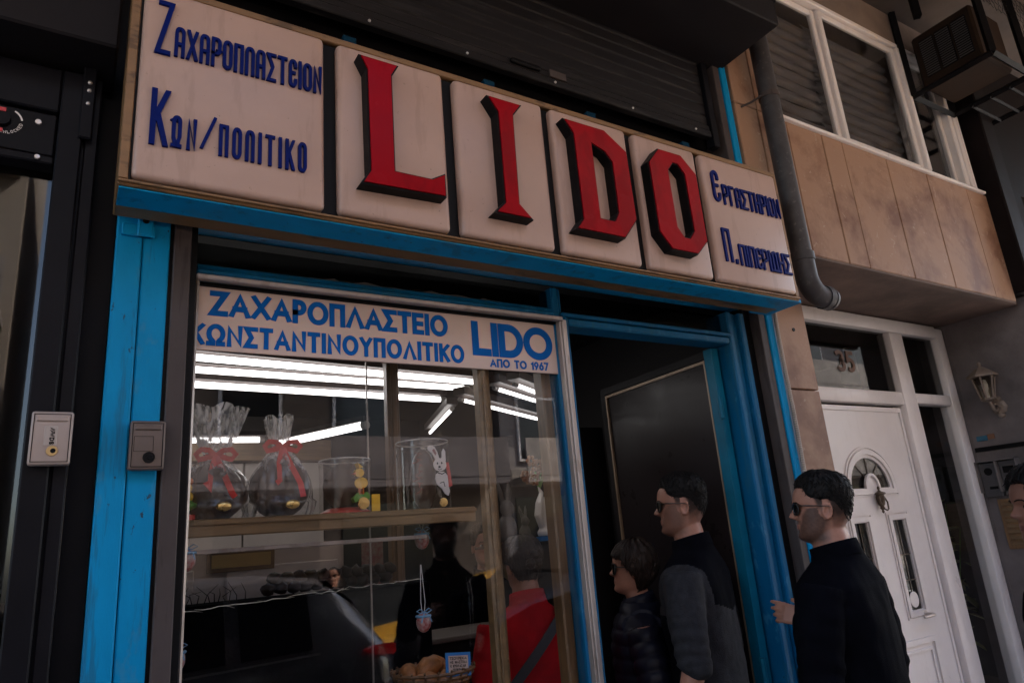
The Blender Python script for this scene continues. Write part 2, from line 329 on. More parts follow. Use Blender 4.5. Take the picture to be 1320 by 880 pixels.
def rr(top=True): return [(0, 0), (0, .85)] + arc(.4, .85, .4, .15, 180, 90, 4)[1:] + arc(.6, .85, .4, .15, 90, 0, 4) + [(1, 0)]
CON = dict(GEO)  # tall condensed caps of the big sign
CON.update({
    'Α': (.36, [rr(), [(0, .42), (1, .42)]]), 'Λ': (.36, [rr()]), 'Ζ': (.42, [[(0.1, 1), (1, 1), (0, 0), (.85, 0)]]), 'Χ': (.42, [[(0, 0), (1, 1)], [(0, 1), (1, 0)]]),
    'Ρ': (.36, [[(0, 0), (0, 1), (.55, 1)] + arc(.55, .86, .45, .14, 85, 0, 4) + [(1, .58)] + arc(.55, .58, .45, .14, 0, -90, 4) + [(0, .44)]]),
    'Ο': (.36, ['c', arc(.5, .83, .5, .17, 180, 0, 8) + arc(.5, .17, .5, .17, 0, -180, 8)]), 'Π': (.36, [[(0, 0), (0, 1), (1, 1), (1, 0)]]),
    'Σ': (.38, [[(1, 1), (0, 1), (.7, .52), (0, 0), (1, 0)]]), 'Τ': (.40, [[(0, 1), (1, 1)], [(.5, 1), (.5, 0)]]),
    'Ε': (.32, [[(1, .78)] + arc(.5, .83, .5, .17, 0, 180, 8) + arc(.5, .17, .5, .17, 180, 360, 8) + [(1, .22)], [(0, .52), (.75, .52)]]),
    'Ν': (.36, [[(0, 0), (0, 1), (1, 0), (1, 1)]]), 'Κ': (.40, [[(0, 0), (0, 1)], [(1, 1.02), (.1, .45)], [(.3, .58), (1, -.02)]]),
    'Ω': (.42, [[(0, 0), (.28, 0), (.28, .12), (.08, .3), (.08, .85)] + arc(.5, .85, .42, .15, 180, 0, 8) + [(.92, .3), (.72, .12), (.72, 0), (1, 0)]]),
    'Γ': (.32, [[(0, 0), (0, 1), (1, 1)]]), 'Η': (.36, [[(0, 0), (0, 1)], [(1, 0), (1, 1)], [(0, .5), (1, .5)]]),
    'Δ': (.38, ['c', [(.12, 0), (.12, .85)] + arc(.5, .85, .38, .15, 180, 0, 6) + [(.88, 0)], [(-.1, 0), (1.1, 0)]]),
    '/': (.5, [[(0, -.1), (1, 1.25)]]),
})
def ribbon(bm, pts, w, to, d0, d1, closed=False, mi=0):
    n = len(pts)
    P = [Vector((p[0], p[1])) for p in pts]; Lf = []; Rt = []
    for i in range(n):
        a = P[i - 1] if (closed or i > 0) else None; b = P[(i + 1) % n] if (closed or i < n - 1) else None
        d1v = (P[i] - a).normalized() if a is not None else None; d2v = (b - P[i]).normalized() if b is not None else None
        if d1v is None: d1v = d2v
        if d2v is None: d2v = d1v
        n1 = Vector((-d1v.y, d1v.x)); n2 = Vector((-d2v.y, d2v.x)); m = n1 + n2
        if m.length < 1e-4: m = n1.copy()
        m.normalize(); k = min(1.0 / max(m.dot(n1), 0.28), 2.2) * w / 2
        Lf.append(P[i] + m * k); Rt.append(P[i] - m * k)
    F = [[bm.verts.new(to(q.x, q.y, d)) for q in S] for S, d in ((Lf, d1), (Rt, d1), (Lf, d0), (Rt, d0))]
    rng = range(n if closed else n - 1)
    for i in rng:
        j = (i + 1) % n
        for q in ((F[0][i], F[0][j], F[1][j], F[1][i]), (F[2][i], F[2][j], F[0][j], F[0][i]), (F[1][i], F[1][j], F[3][j], F[3][i])):
            f = bm.faces.new(q); f.material_index = mi
    if not closed:
        for i in (0, n - 1):
            f = bm.faces.new((F[0][i], F[1][i], F[3][i], F[2][i])); f.material_index = mi
def text(bm, s, u0, u1, v0, v1, stroke, to, d0, d1, style=GEO, gap=.2, mi=0):
    h = v1 - v0 - stroke; widths = [style[c][0] for c in s]; gp = stroke * (1 + gap * 2.6)
    sx = (u1 - u0 - stroke - gp * (len(s) - 1)) / sum(widths); x = u0 + stroke / 2; k = 0
    for c, w in zip(s, widths):
        closed = False
        for st in style[c][1]:
            if st == 'c': closed = True; continue
            PP = [Vector((x + p[0] * w * sx, v0 + stroke / 2 + p[1] * h)) for p in st]
            if not closed and c != '/':
                PP[0] = PP[0] + (PP[0] - PP[1]).normalized() * stroke * .5; PP[-1] = PP[-1] + (PP[-1] - PP[-2]).normalized() * stroke * .5
            ribbon(bm, [(p.x, p.y) for p in PP], stroke, (to if c in '/Δ' else (lambda u, v, d: to(u, min(max(v, v0), v1), d))), d0, d1 + k * 0.00035, closed, mi)
            closed = False; k = (k + 1) % 4
        x += w * sx + gp
def front(y0): return lambda u, v, d: Vector((u, y0 - d, v))

# ------------------------------------------------------------------ the ground
b = new(); box(b, -60, 60, -60, 60, -0.60, -0.16); structure(b, 'ground', 'asphalt')
b = new(); box(b, -45, 45, -2.35, 0.6, -0.15, -0.004)
structure(b, 'pavement', 'paving')
b = new(); box(b, -45, 45, -2.5, -2.353, -0.15, 0.0, 0.012); structure(b, 'kerb', 'concrete')
b = new(); box(b, -45, 45, -10.5, -2.503, -0.156, -0.12); structure(b, 'road', 'asphalt')
b = new(); box(b, -45, 45, -13.2, -10.503, -0.15, 0.0, 0.012); structure(b, 'far_pavement', 'paving')
b = new()
for i in range(12): box(b, -30 + i * 5, -27.5 + i * 5, -6.56, -6.44, -0.122, -0.116)
structure(b, 'road_marking', 'linepaint')

# ------------------------------------------------------------------ apartment building that carries the stone band, windows and white entrance
apt = thing('apartment_building', 'stone-clad apartment building with white framed windows above a recessed white entrance', 'building', (4.2, 0.3, 0))
b = new()
for z0, z1 in ((0.0, 0.95), (0.956, 2.176), (2.182, 2.9)): box(b, 2.768, 2.99, 0.0, 0.05, z0, z1, 0.004)
box(b, 2.772, 2.986, 0.052, 0.75, 0, 2.9); box(b, 2.99, 3.60, .60, .75, 0, 2.9)
lathe(b, [(0.0, -0.004), (0.009, -0.004), (0.009, 0.01)], (2.885, 0, 2.47), 10, 1, 'Y')
finish(b, 'pilaster', ['stone', 'black'], apt)
b = new()
J = [2.768, 2.945, 3.18, 3.49, 3.68, 4.13, 4.585, 5.09, 5.37]
for x0, x1 in zip(J, J[1:]):
    box(b, x0 + .003, x1 - .003, 0.0 + random.uniform(0, .003), 0.05, 2.9, 3.69, 0.004)
box(b, 2.771, 2.945, 0.0, 0.05, 3.695, 4.6, 0.004); box(b, 2.949, 3.005, 0.0, 0.05, 3.695, 4.6, 0.004)
finish(b, 'stone_band', 'stone', apt)
b = new(); box(b, 2.995, 5.5, 0.053, 0.75, 2.906, 3.69); box(b, 2.992, 5.36, 0.004, 0.05, 2.885, 2.898)
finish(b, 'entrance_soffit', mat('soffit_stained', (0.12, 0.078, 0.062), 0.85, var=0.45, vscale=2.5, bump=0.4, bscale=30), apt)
b = new()
box(b, 2.0, 5.36, 0.02, 0.5, 4.735, 4.98); box(b, 2.0, 5.5, 0.5, 3, 3.70, 4.98)
finish(b, 'window_head_wall', mat('head_wall', (.17, .125, .10), .85, var=.25, vscale=3, bump=.3, bscale=30), apt)
# overhanging floor above and the storeys over it
b = new(); box(b, -7, 9.5, -2.6, 4.5, 4.985, 5.25); finish(b, 'balcony_slab', mat('slab_soffit', (.085, .068, .06), .9, var=.3, vscale=2, bump=.4, bscale=30), apt)  # reach over the street extended to shade the sign and upper front
b = new(); box(b, -7, 9.5, 0.02, 4.5, 5.255, 9.2); finish(b, 'upper_wall', 'render_warm', apt)
for i, x0 in enumerate((-5.5, -2.8, 0.2, 3.2, 6.2)):
    for z0 in (6.2,):
        b = new(); box(b, x0, x0 + 1.5, -0.012, 0.015, z0, z0 + 1.9, 0.01)
        w = finish(b, 'window', 'upvc', apt); b = new(); box(b, x0 + .08, x0 + 1.42, -0.02, -0.0135, z0 + .08, z0 + 1.82); finish(b, 'pane', 'carglass', w)
# the band of windows
def win_frame(x0, x1, z0, z1, y0, y1, t):
    b = new()
    box(b, x0, x0 + t, y0, y1, z0, z1, .006); box(b, x1 - t, x1, y0, y1, z0, z1, .006)
    box(b, x0 + t - .004, x1 - t + .004, y0 + .003, y1 - .003, z0, z0 + t, .006); box(b, x0 + t - .004, x1 - t + .004, y0 + .003, y1 - .003, z1 - t, z1, .006)
    return b
b = win_frame(3.008, 5.30, 3.695, 4.73, 0.01, 0.09, 0.035)
for x0, x1 in ((4.655, 4.70), (5.14, 5.19), (5.215, 5.25)): box(b, x0, x1, 0.004, 0.092, 3.735, 4.69, .006)
box(b, 3.008, 5.33, -0.02, 0.012, 3.688, 3.708, .004)
finish(b, 'window_surround', 'upvc', apt, smooth=30)
def blind(x0, x1, z0, z1, sag):
    b = new(); n = int((z1 - z0) / 0.08); N = 14
    for i in range(n):
        z = z0 + i * 0.08
        rows = []
        for k, (dy, dz) in enumerate(((0.0, 0.0), (0.022, 0.008), (0.024, 0.030), (0.0, 0.079))):
            r = []
            for j in range(N + 1):
                u = j / N
                w = sag * (0.02 * math.sin(u * 5 + i * .7) + 0.018 * math.sin(u * 9 + i * 1.9) * u)
                r.append(b.verts.new((x0 + (x1 - x0) * u, 0.15 - dy + w * .6, z + dz + w - sag * .03 * u)))
            rows.append(r)
        for a, c in zip(rows, rows[1:]):
            for j in range(N): b.faces.new((a[j], a[j + 1], c[j + 1], c[j]))
    return b
for k, (x0, x1, sg, lab) in enumerate(((3.045, 3.80, 1.0, 'sash with a wavy closed blind'), (3.80, 4.655, 0.35, 'middle sash with an even closed blind'), (4.70, 5.14, 0, 'narrow dark sash without a blind'))):
    y = 0.028 if k == 1 else 0.05
    w = finish(win_frame(x0, x1, 3.735, 4.69, y, y + .03, 0.042 if k < 2 else .032), 'window', 'upvc', apt, smooth=30); w['label'] = lab
    t = 0.04 if k < 2 else .03
    b = new(); box(b, x0 + t, x1 - t, y + .010, y + .015, 3.735 + t, 4.69 - t); finish(b, 'pane', 'pane', w)
    if k < 2: finish(blind(x0 - .02, x1 + .02, 3.70, 4.7, sg), 'blind', 'blind', w, smooth=True, recalc=False)
b = new(); box(b, 2.8, 5.34, 0.495, 0.5, 3.705, 4.73); finish(b, 'room_back', 'dark', apt)
# recess: side wall, hall behind
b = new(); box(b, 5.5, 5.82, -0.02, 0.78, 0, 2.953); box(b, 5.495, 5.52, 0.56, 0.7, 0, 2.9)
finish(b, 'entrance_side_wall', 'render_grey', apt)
b = new(); box(b, 3.0, 3.1, 0.78, 3.0, 0, 3.2); box(b, 6.7, 6.8, .78, 3, 0, 3.2); box(b, 3, 6.8, 3.0, 3.1, 0, 3.2); box(b, 3, 6.8, .78, 3.1, 3.1, 3.2); finish(b, 'hall', 'dark', apt)
# white entrance: frame, door, lights
b = new()
def fbar(x0, x1, z0, z1, y0=0.56, y1=0.66): box(b, x0, x1, y0, y1, z0, z1, .014, seg=2)
fbar(3.60, 3.68, 0, 2.88); fbar(4.745, 4.905, 0, 2.80); fbar(5.36, 5.47, 0, 2.88)
fbar(3.66, 5.38, 2.80, 2.895, .563, .657); fbar(3.66, 4.75, 2.285, 2.375, .566, .655); fbar(4.90, 5.37, 2.30, 2.375, .566, .655); fbar(4.90, 5.37, 0.02, 0.13, .566, .655)
finish(b, 'entrance_frame', 'upvc', apt, smooth=30)
for x0, x1, z0, z1 in ((3.68, 4.745, 2.375, 2.80), (4.905, 5.36, 2.375, 2.80), (4.905, 5.36, 0.13, 2.30)):
    b = new(); box(b, x0 - .01, x1 + .01, .606, .612, z0 - .01, z1 + .01); finish(b, 'transom_pane' if z0 > 1 else 'sidelight_pane', 'panedoor' if z0 > 1 else 'pane', apt)
T6 = front(0.604)
b = new(); text(b, '35', 4.135, 4.325, 2.49, 2.635, 0.026, T6, 0, 0.003, GEO, .28)
finish(b, 'house_number', mat('brown_digit', (0.10, 0.045, 0.025), 0.5), apt)
ntc = new(); plate(ntc, [[(4.175, 2.425), (4.385, 2.425), (4.385, 2.625), (4.255, 2.625), (4.175, 2.56)]], front(.625), 0, .003)
ntc = finish(ntc, 'notice', mat('notice_teal', (0.16, 0.30, 0.27), 0.6), apt)
b = new(); plate(b, [[(4.262, 2.622), (4.384, 2.622), (4.384, 2.50)]], front(.6215), 0, .002); finish(b, 'notice_corner', 'white', ntc)
b = new(); plate(b, [[(4.18, 2.385), (4.385, 2.385), (4.385, 2.412), (4.35, 2.405), (4.31, 2.414), (4.26, 2.404), (4.21, 2.414), (4.18, 2.406)]], front(.6215), 0, .002); finish(b, 'notice_strip', 'white', ntc)
DX0, DX1, DC = 3.70, 4.735, 4.217
def ell(cx, cz, rx, rz, a0, a1, n=20): return arc(cx, cz, rx, rz, a0, a1, n)
arch = [(DC + .20, 1.755)] + ell(DC, 1.755, .20, .185, 0, 180) + [(DC - .06, 1.755)] + ell(DC, 1.755, .058, .075, 180, 0, 10)[1:-1] + [(DC + .06, 1.755)]
arch = [arch[0]] + arch[2:]
rl = lambda x0, x1, z0, z1: [(x0, z0), (x1, z0), (x1, z1), (x0, z1)]
RL, RRr = rl(DC - .265, DC - .128, 1.03, 1.555), rl(DC + .128, DC + .265, 1.03, 1.555)
b = new(); plate(b, [rl(DX0, DX1, 0.03, 2.268), arch, RL, RRr], front(.60), -.04, 0.0)
ddoor = b
def mould(lp, w, y):  # a raised ring round an outline
    ribbon(ddoor, lp, w, front(.6), -.002, y, True)
mould([(DC + .235, 1.732)] + ell(DC, 1.755, .235, .22, 0, 180, 24) + [(DC - .235, 1.732)], .03, .012)
mould([(DC + .262, 1.708)] + ell(DC, 1.755, .262, .25, 0, 180, 24) + [(DC - .262, 1.708)], .008, .008)
ribbon(ddoor, ell(DC, 1.752, .067, .084, 180, 0, 12), .016, front(.6), -.002, .014)
for r_ in (RL, RRr):
    x0, x1 = r_[0][0], r_[1][0]; mould(rl(x0 - .02, x1 + .02, 1.01, 1.575), .028, .013); mould(rl(x0 - .045, x1 + .045, .985, 1.60), .008, .007)
mould(rl(DC - .30, DC + .30, .16, .86), .03, .012); mould(rl(DC - .25, DC + .25, .21, .81), .014, .009)
ribbon(ddoor, [(DX0 + .03, 0.05), (DX0 + .03, 2.245), (DX1 - .03, 2.245), (DX1 - .03, .05)], .016, front(.6), -.001, .01)
door = finish(b, 'entrance_door', 'upvc', apt)
for lp, nm in ((arch, 'arch_pane'), (RL, 'pane'), (RRr, 'pane')):
    b = new(); plate(b, [lp], front(.615), 0, .004); 
    finish(b, nm, 'panedoor', door)
for pq in ([(DC - .03, 1.815), (DC - .12, 1.90)], [(DC + .03, 1.815), (DC + .12, 1.90)], [(DC, 1.83), (DC, 1.94)]):
    b = new(); ribbon(b, pq, .006, front(.61), 0, .004); finish(b, 'lead_bar', mat('dull_lead', (.10, .08, .06), .5, spec=.2), door)
for s in (-1, 1):
    b = new()
    ribbon(b, [(DC + s * .197, 1.03), (DC + s * .197, 1.555)], .005, front(.61), 0, .004); ribbon(b, [(DC + s * .128, 1.35), (DC + s * .265, 1.35)], .005, front(.61), 0, .0045); ribbon(b, [(DC + s * .128, 1.20), (DC + s * .265, 1.20)], .005, front(.61), 0, .0045)
    finish(b, 'lead_bar', mat('dull_lead', (.10, .08, .06), .5, spec=.2), door)
# door knocker: urn with ring, on the centre line
b = new(); kx = DC + .03
lathe(b, [(0, .10), (.006, .095), (.009, .085), (.005, .075), (.012, .066), (.034, .058), (.036, .050), (.024, .044), (.026, .02), (.020, -.01), (.010, -.025), (.014, -.032), (.006, -.045), (.009, -.055), (0, -.066)], (kx, .578, 1.665), 16)
tube(b, [(kx - .026, .57, 1.70), (kx - .036, .56, 1.665), (kx - .02, .552, 1.625), (kx, .55, 1.617), (kx + .02, .552, 1.625), (kx + .036, .56, 1.665), (kx + .026, .57, 1.70)], .005, 8)
finish(b, 'knocker', mat('aged_brass', (0.10, 0.075, 0.055), 0.35, 0.7, var=0.4, vscale=30), door, smooth=40)
b = new(); lathe(b, [(.0, -.004), (.022, -.004), (.022, .012)], (4.47, .59, 1.0), 16, 0, 'Y'); tube(b, [(4.47, .592, 1.0), (4.47, .54, 1.0), (4.46, .53, 1.0), (4.38, .53, .997), (4.36, .535, .995)], [.010, .010, .010, .009, .007], 10)
finish(b, 'handle', 'steel', door, smooth=40)
b = new(); lathe(b, [(0, -.003), (.045, -.003), (.045, .0)], (4.40, .598, 1.09), 28, 0, 'Y'); finish(b, 'sticker', 'white', door)

# lantern, intercoms and bell panel on the grey side wall
t = thing('wall_lantern', 'beige hexagonal carriage lantern on a curved arm, fixed to the grey entrance wall', 'lamp', (5.5, 0.33, 2.25))
b = new(); lathe(b, [(0, -.001), (.05, -.001), (.055, -.012), (.035, -.022), (0, -.024)], (5.5, .33, 2.245), 8, 0, 'X')
for z in (-.055, .055): lathe(b, [(0, 0), (.025, -.001), (.02, -.012), (0, -.016)], (5.5, .33, 2.245 + z), 8, 0, 'X')
finish(b, 'back_plate', 'lantern', t)
b = new(); tube(b, [(5.48, .33, 2.24), (5.44, .33, 2.215), (5.40, .33, 2.225), (5.385, .33, 2.26), (5.37, .33, 2.285)], [.012, .011, .010, .010, .012], 10); tube(b, [(5.46, .33, 2.25), (5.43, .33, 2.265), (5.41, .33, 2.25), (5.42, .33, 2.235)], .006, 8)
finish(b, 'arm', 'lantern', t, smooth=True)
b = new(); LC = (5.365, .33)
for k in range(6):
    a = 2 * PI * k / 6 + .2
    tube(b, [(LC[0] + .042 * math.cos(a), LC[1] + .042 * math.sin(a), 2.30), (LC[0] + .072 * math.cos(a), LC[1] + .072 * math.sin(a), 2.455)], .006, 6)
lathe(b, [(0, 2.275), (.02, 2.28), (.046, 2.29), (.048, 2.302), (0, 2.305)], (LC[0], LC[1], 0), 6); 
finish(b, 'cage', 'lantern', t)
b = new(); lathe(b, [(.075, 2.448), (.098, 2.452), (.098, 2.462), (.07, 2.485), (.052, 2.50), (.03, 2.515), (.012, 2.525), (.008, 2.535), (.014, 2.545), (.008, 2.558), (0, 2.562)], (LC[0], LC[1], 0), 6); lathe(b, [(.0, 2.45), (.075, 2.449)], (LC[0], LC[1], 0), 6)
finish(b, 'roof', 'lantern', t)
b = new(); lathe(b, [(.038, 2.305), (.068, 2.452)], (LC[0], LC[1], 0), 6); finish(b, 'lamp_glass', 'lampglass', t)
b = new(); lathe(b, [(.012, 2.305), (.012, 2.35), (.018, 2.37), (.020, 2.40), (.012, 2.43), (0, 2.436)], (LC[0], LC[1], 0), 12); finish(b, 'bulb', 'white', t, smooth=True)
for i, (ya, lab) in enumerate(((.435, 'grey intercom panel with round speaker nearest the white door frame'), (.305, 'grey intercom panel with a small lit screen beside the other intercom'))):
    y0, y1 = ya, ya + .118
    t = thing('intercom', lab, 'intercom', (5.5, ya + .06, 1.64), 0, 'intercoms on the entrance wall')
    b = new(); box(b, 5.462, 5.499, y0, y1, 1.645, 1.885, .008); finish(b, 'housing', mat('intercom_grey', (0.07, 0.064, 0.066), 0.45, 0.0, var=.1, spec=.3), t)
    b = new(); box(b, 5.43, 5.499, y0 - .006, y0 - .001, 1.68, 1.893); box(b, 5.43, 5.499, y1 + .001, y1 + .006, 1.68, 1.893); box(b, 5.43, 5.499, y0 - .006, y1 + .006, 1.888, 1.893); finish(b, 'hood', mat('hood_grey', (.16, .14, .135), .5), t)
    b = new()
    if i == 0: lathe(b, [(0, -.003), (.026, -.003), (.026, .002)], (5.462, ya + .06, 1.82), 20, 0, 'X')
    else: box(b, 5.459, 5.464, ya + .025, ya + .095, 1.80, 1.845, .002)
    finish(b, 'speaker', 'black', t)
    b = new()
    if i == 0: box(b, 5.458, 5.464, ya + .02, ya + .075, 1.70, 1.718, .002)
    else: box(b, 5.459, 5.464, ya + .03, ya + .075, 1.72, 1.775, .002)
    finish(b, 'button' if i == 0 else 'screen', 'black' if i == 0 else mat('screen_grey', (.16, .16, .22), .2), t)
t = thing('bell_panel', 'brass panel of doorbell buttons under the intercoms on the entrance wall', 'doorbell', (5.5, .38, 1.30))
b = new(); box(b, 5.488, 5.499, .26, .50, 1.30, 1.63, .003); finish(b, 'back_plate', 'wood', t)
for r_ in range(8):
    for c in range(2):
        b = new(); box(b, 5.478, 5.489, .395 - c * .105, .475 - c * .105, 1.325 + r_ * .037, 1.348 + r_ * .037, .003); finish(b, 'button', mat('dull_brass', (.17, .105, .055), .45, .2), t)
b = new(); box(b, 5.484, 5.499, -.018, .555, 1.962, 1.992, .002); solo(b, 'wall_rail', 'black', 'thin black rail running along the grey entrance wall above the intercoms', 'rail')
b = new(); box(b, 5.495, 5.4985, .46, .53, 2.035, 2.07); box(b, 5.494, 5.4985, .41, .455, 2.04, 2.075, mi=1); b2 = b
solo(b, 'poster_scrap', [mat('faded_blue_paper', (.02, .10, .16), .7), mat('faded_brown_paper', (.16, .075, .04), .7)], 'torn blue paper scrap stuck on the grey wall above the black rail', 'paper scrap')
# plant in the hall behind the sidelight
t = thing('potted_plant', 'leafy potted plant standing in the dark hall behind the glass sidelight', 'plant', (5.86, 1.15, 0))
b = new(); lathe(b, [(0, 0), (.14, 0), (.19, .35), (.2, .36), (.17, .36), (0, .34)], (5.86, 1.15, 0), 20); finish(b, 'pot', 'lantern', t, smooth=40)
b = new(); b3 = new()
for k in range(11):
    a = random.uniform(0, 6.28); h = random.uniform(.9, 1.75); r_ = random.uniform(.05, .22)
    tip = Vector((5.86 + r_ * math.cos(a), 1.15 + r_ * math.sin(a), h))
    tube(b, [(5.86, 1.15, .33), (5.86 + .2 * r_ * math.cos(a), 1.15 + .2 * r_ * math.sin(a), h * .6), tip], [.008, .006, .003], 6)
    for q in range(6):
        p = Vector((5.86, 1.15, .33)).lerp(tip, .45 + .11 * q); an = random.uniform(0, 6.28); d = Vector((math.cos(an), math.sin(an), random.uniform(-.5, .5))).normalized(); s = d.cross(Vector((0, 0, 1))).normalized()
        Ln = random.uniform(.09, .16); vs = [p, p + d * Ln * .35 + s * Ln * .28, p + d * Ln * .75 + s * Ln * .2 - Vector((0, 0, .01)), p + d * Ln - Vector((0, 0, .03)), p + d * Ln * .75 - s * Ln * .2 - Vector((0, 0, .01)), p + d * Ln * .35 - s * Ln * .28]
        vv = [b3.verts.new(x) for x in vs]; b3.faces.new((vv[0], vv[1], vv[2], vv[3])); b3.faces.new((vv[0], vv[3], vv[4], vv[5]))
finish(b, 'stem', 'green', t); finish(b3, 'leaves', mat('plant_leaf', (0.17, 0.19, 0.03), 0.4, var=.5, vscale=9), t, recalc=False)

# dark neighbour at the far right
t = thing('dark_building', 'dark neighbouring building with a black corner post and louvred opening at the far right', 'building', (7.2, 0.3, 0))
b = new(); box(b, 5.375, 5.56, -.10, .4, 2.955, 4.98, .01); box(b, 5.83, 9.5, -.02, .6, 0, 2.95); finish(b, 'corner_post', mat('dark_brown_metal', (0.010, 0.007, 0.007), 0.65, var=.3, spec=.06), t)
b = new(); box(b, 5.56, 9.5, -.05, .4, 3.75, 4.98); box(b, 5.56, 5.72, -.08, .4, 2.955, 3.75, .005); finish(b, 'fascia', mat('dark_brown_panel', (0.010, 0.007, 0.007), 0.7, var=.3, spec=.05), t)
b = new()
for i in range(11): box(b, 5.74, 9.5, .02 + (i % 2) * .02, .06 + (i % 2) * .02, 2.97 + i * .07, 3.03 + i * .07, .004)
finish(b, 'louvre', 'railgrey', t)

# ------------------------------------------------------------------ air conditioner in a wire cage
t = thing('air_conditioner', 'beige air conditioner unit hanging under the balcony inside a black wire cage', 'air conditioner', (4.95, -.25, 4.32))
b = new(); box(b, 4.75, 5.14, -.44, -.05, 4.335, 4.74, .015)
finish(b, 'casing', mat('ac_beige_shaded', (0.026, 0.016, 0.011), 0.7, var=.2, spec=.08), t)  # beige darkened almost to black, shadow put into the colour
b = new()
for k in range(3):
    y0 = -.40 + k * .105
    box(b, 4.742, 4.751, y0, y0 + .092, 4.40, 4.68)
g = finish(b, 'grille', 'black', t)
b = new()
for k in range(3):
    y0 = -.40 + k * .105
    for q in range(16): box(b, 4.738, 4.743, y0 + .004, y0 + .088, 4.405 + q * .017, 4.411 + q * .017)
finish(b, 'grille_fin', mat('fin_grey', (.06, .055, .055), .5), g)
def bar(bb, p, q, w): tube(bb, [p, q], w, 4)
b = new()
cx0, cx1, cy0, cy1, cz0, cz1 = 4.70, 5.22, -.50, -.0, 4.30, 4.98
for z in (cz0,):
    for a_, c_ in (((cx0, cy0), (cx1, cy0)), ((cx1, cy0), (cx1, cy1)), ((cx1, cy1), (cx0, cy1)), ((cx0, cy1), (cx0, cy0))): bar(b, (*a_, z), (*c_, z), .022)
for x, y in ((cx0, cy0), (cx1, cy0), (cx0, cy1), (cx1, cy1)): bar(b, (x, y, cz0), (x, y, cz1), .026)
for y in (-.13, -.25, -.37): bar(b, (cx1 - .02, y, cz0 - .01), (cx1 + .4, y, cz0 - .01), .012)
bar(b, (cx1 + .4, cy0, cz0), (cx1 + .4, cy1, cz0), .02); bar(b, (cx1 + .4, cy0, cz0), (cx1 + .4, cy0, cz1), .03); bar(b, (cx1, cy0, cz0), (cx1 + .4, cy0, cz0), .02); bar(b, (cx0 - .01, -.16, cz1 - .16), (cx0 - .01, -.16, cz1), .03)
finish(b, 'cage_bracket', 'black', t)
b = new()
def hexnet(x0, x1, z0, z1, y, s):
    r_ = 0
    z = z0
    while z < z1:
        x = x0 + (s * .866 if r_ % 2 else 0)
        while x < x1:
            c = Vector((x, y, z)); j = lambda: Vector((random.uniform(-.1, .1) * s, random.uniform(-.2, .2) * s, random.uniform(-.1, .1) * s))
            for a_ in (90, 210, 330): tube(b, [c, c + Vector((math.cos(R_(a_)), 0, math.sin(R_(a_)))) * s + j()], .0016, 4, False)
            c2 = c + Vector((0, 0, s))
            x += s * 1.732
        z += s * 1.5; r_ += 1
hexnet(cx1 + .02, cx1 + .40, cz0, cz1, cy0, .032)
hexnet(cx0, cx1, 4.75, cz1, cy0, .032)
finish(b, 'wire_mesh', 'black', t)

# ------------------------------------------------------------------ pastry shop shell
shop = thing('pastry_shop', 'small pastry shop front with bright blue painted posts and frames', 'shop', (1.35, 0.3, 0))
b = new()
for x0, x1 in ((.064, .1265), (.129, .195)): box(b, x0, x1, -.004 if x0 < .1 else 0.0, .12, 0, 2.56, .004)
box(b, .075, .155, -.018, -.003, 2.475, 2.508, .003); box(b, .112, .150, -.022, -.004, 2.475, 2.545, .004)
lathe(b, [(0, -.006), (.007, -.006), (.009, .0)], (.131, -.022, 2.52), 10, 1, 'Y')
finish(b, 'pilaster', ['blue', 'black'], shop)
b = new(); box(b, 2.694, 2.735, -.008, .12, 0, 3.9, .004); finish(b, 'pilaster', 'blue', shop)
b = new(); box(b, 2.744, 2.765, .004, .05, 0, 2.9); finish(b, 'corner_trim', mat('navy_trim', (.006, .03, .075), .5), shop)
b = new(); box(b, .205, .25, .0, .10, 0, 2.56, .003); finish(b, 'guide_rail', 'railgrey', shop)
b = new(); box(b, .195, .205, .012, .1, 0, 2.56); box(b, .25, .267, .012, .10, 0, 2.56); finish(b, 'guide_gap', 'black', shop)
b = new(); box(b, 2.645, 2.69, .0, .10, 0, 3.9, .003); finish(b, 'guide_rail', 'railgrey', shop)
b = new(); box(b, 2.60, 2.645, .05, .14, 0, 2.56, .002); box(b, 2.585, 2.60, .09, .2, 0, 2.56); finish(b, 'guide_gap', 'black', shop)
b = new(); box(b, .054, 2.64, -.222, -.12, 2.505, 2.5095, .001); box(b, .20, 2.60, .02, .11, 2.562, 2.60); box(b, 2.56, 2.69, -.20, -.02, 2.515, 2.53); finish(b, 'lintel', 'blue', shop)
# blue frame of the window and the door
b = new()
def fr(x0, x1, z0, z1, y0=.035, y1=.13, bv=.006): box(b, x0, x1, y0, y1, z0, z1, bv)
fr(.268, 1.512, 2.404, 2.425, .03); fr(.268, 1.512, 2.428, 2.440, .036)
fr(1.515, 1.548, 0, 2.53, .045); fr(1.551, 1.574, 0, 2.412, .03); fr(1.549, 1.562, 2.43, 2.53, .05)
fr(1.548, 2.49, 2.412, 2.428, .03); fr(1.575, 2.47, 2.378, 2.408, .036)
fr(2.472, 2.505, 0, 2.53, .035, .16); fr(2.507, 2.548, 0, 2.53, .05, .19); fr(2.55, 2.585, 0, 2.53, .03, .19)
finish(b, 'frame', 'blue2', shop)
b = new(); box(b, .268, 1.515, .075, .081, 2.437, 2.52); finish(b, 'transom_pane', 'panedoor', shop)
b = new(); box(b, 1.56, 2.48, .075, .081, 2.427, 2.52); finish(b, 'transom_pane', 'panedoor', shop)
b = new()   # torn dark film along the foot of the transom glass
pts = [(.27, 2.44)] + [(1.30, 2.44)] + [(1.30 - i * .0343, 2.450 + abs(noise.noise(Vector((i * .7, 3.1, 0)))) * .03 - (.008 if i % 7 == 3 else 0)) for i in range(31)]
plate(b, [pts], front(.074), 0, .0015); finish(b, 'torn_film', mat('torn_film', (.045, .04, .04), .7), shop)
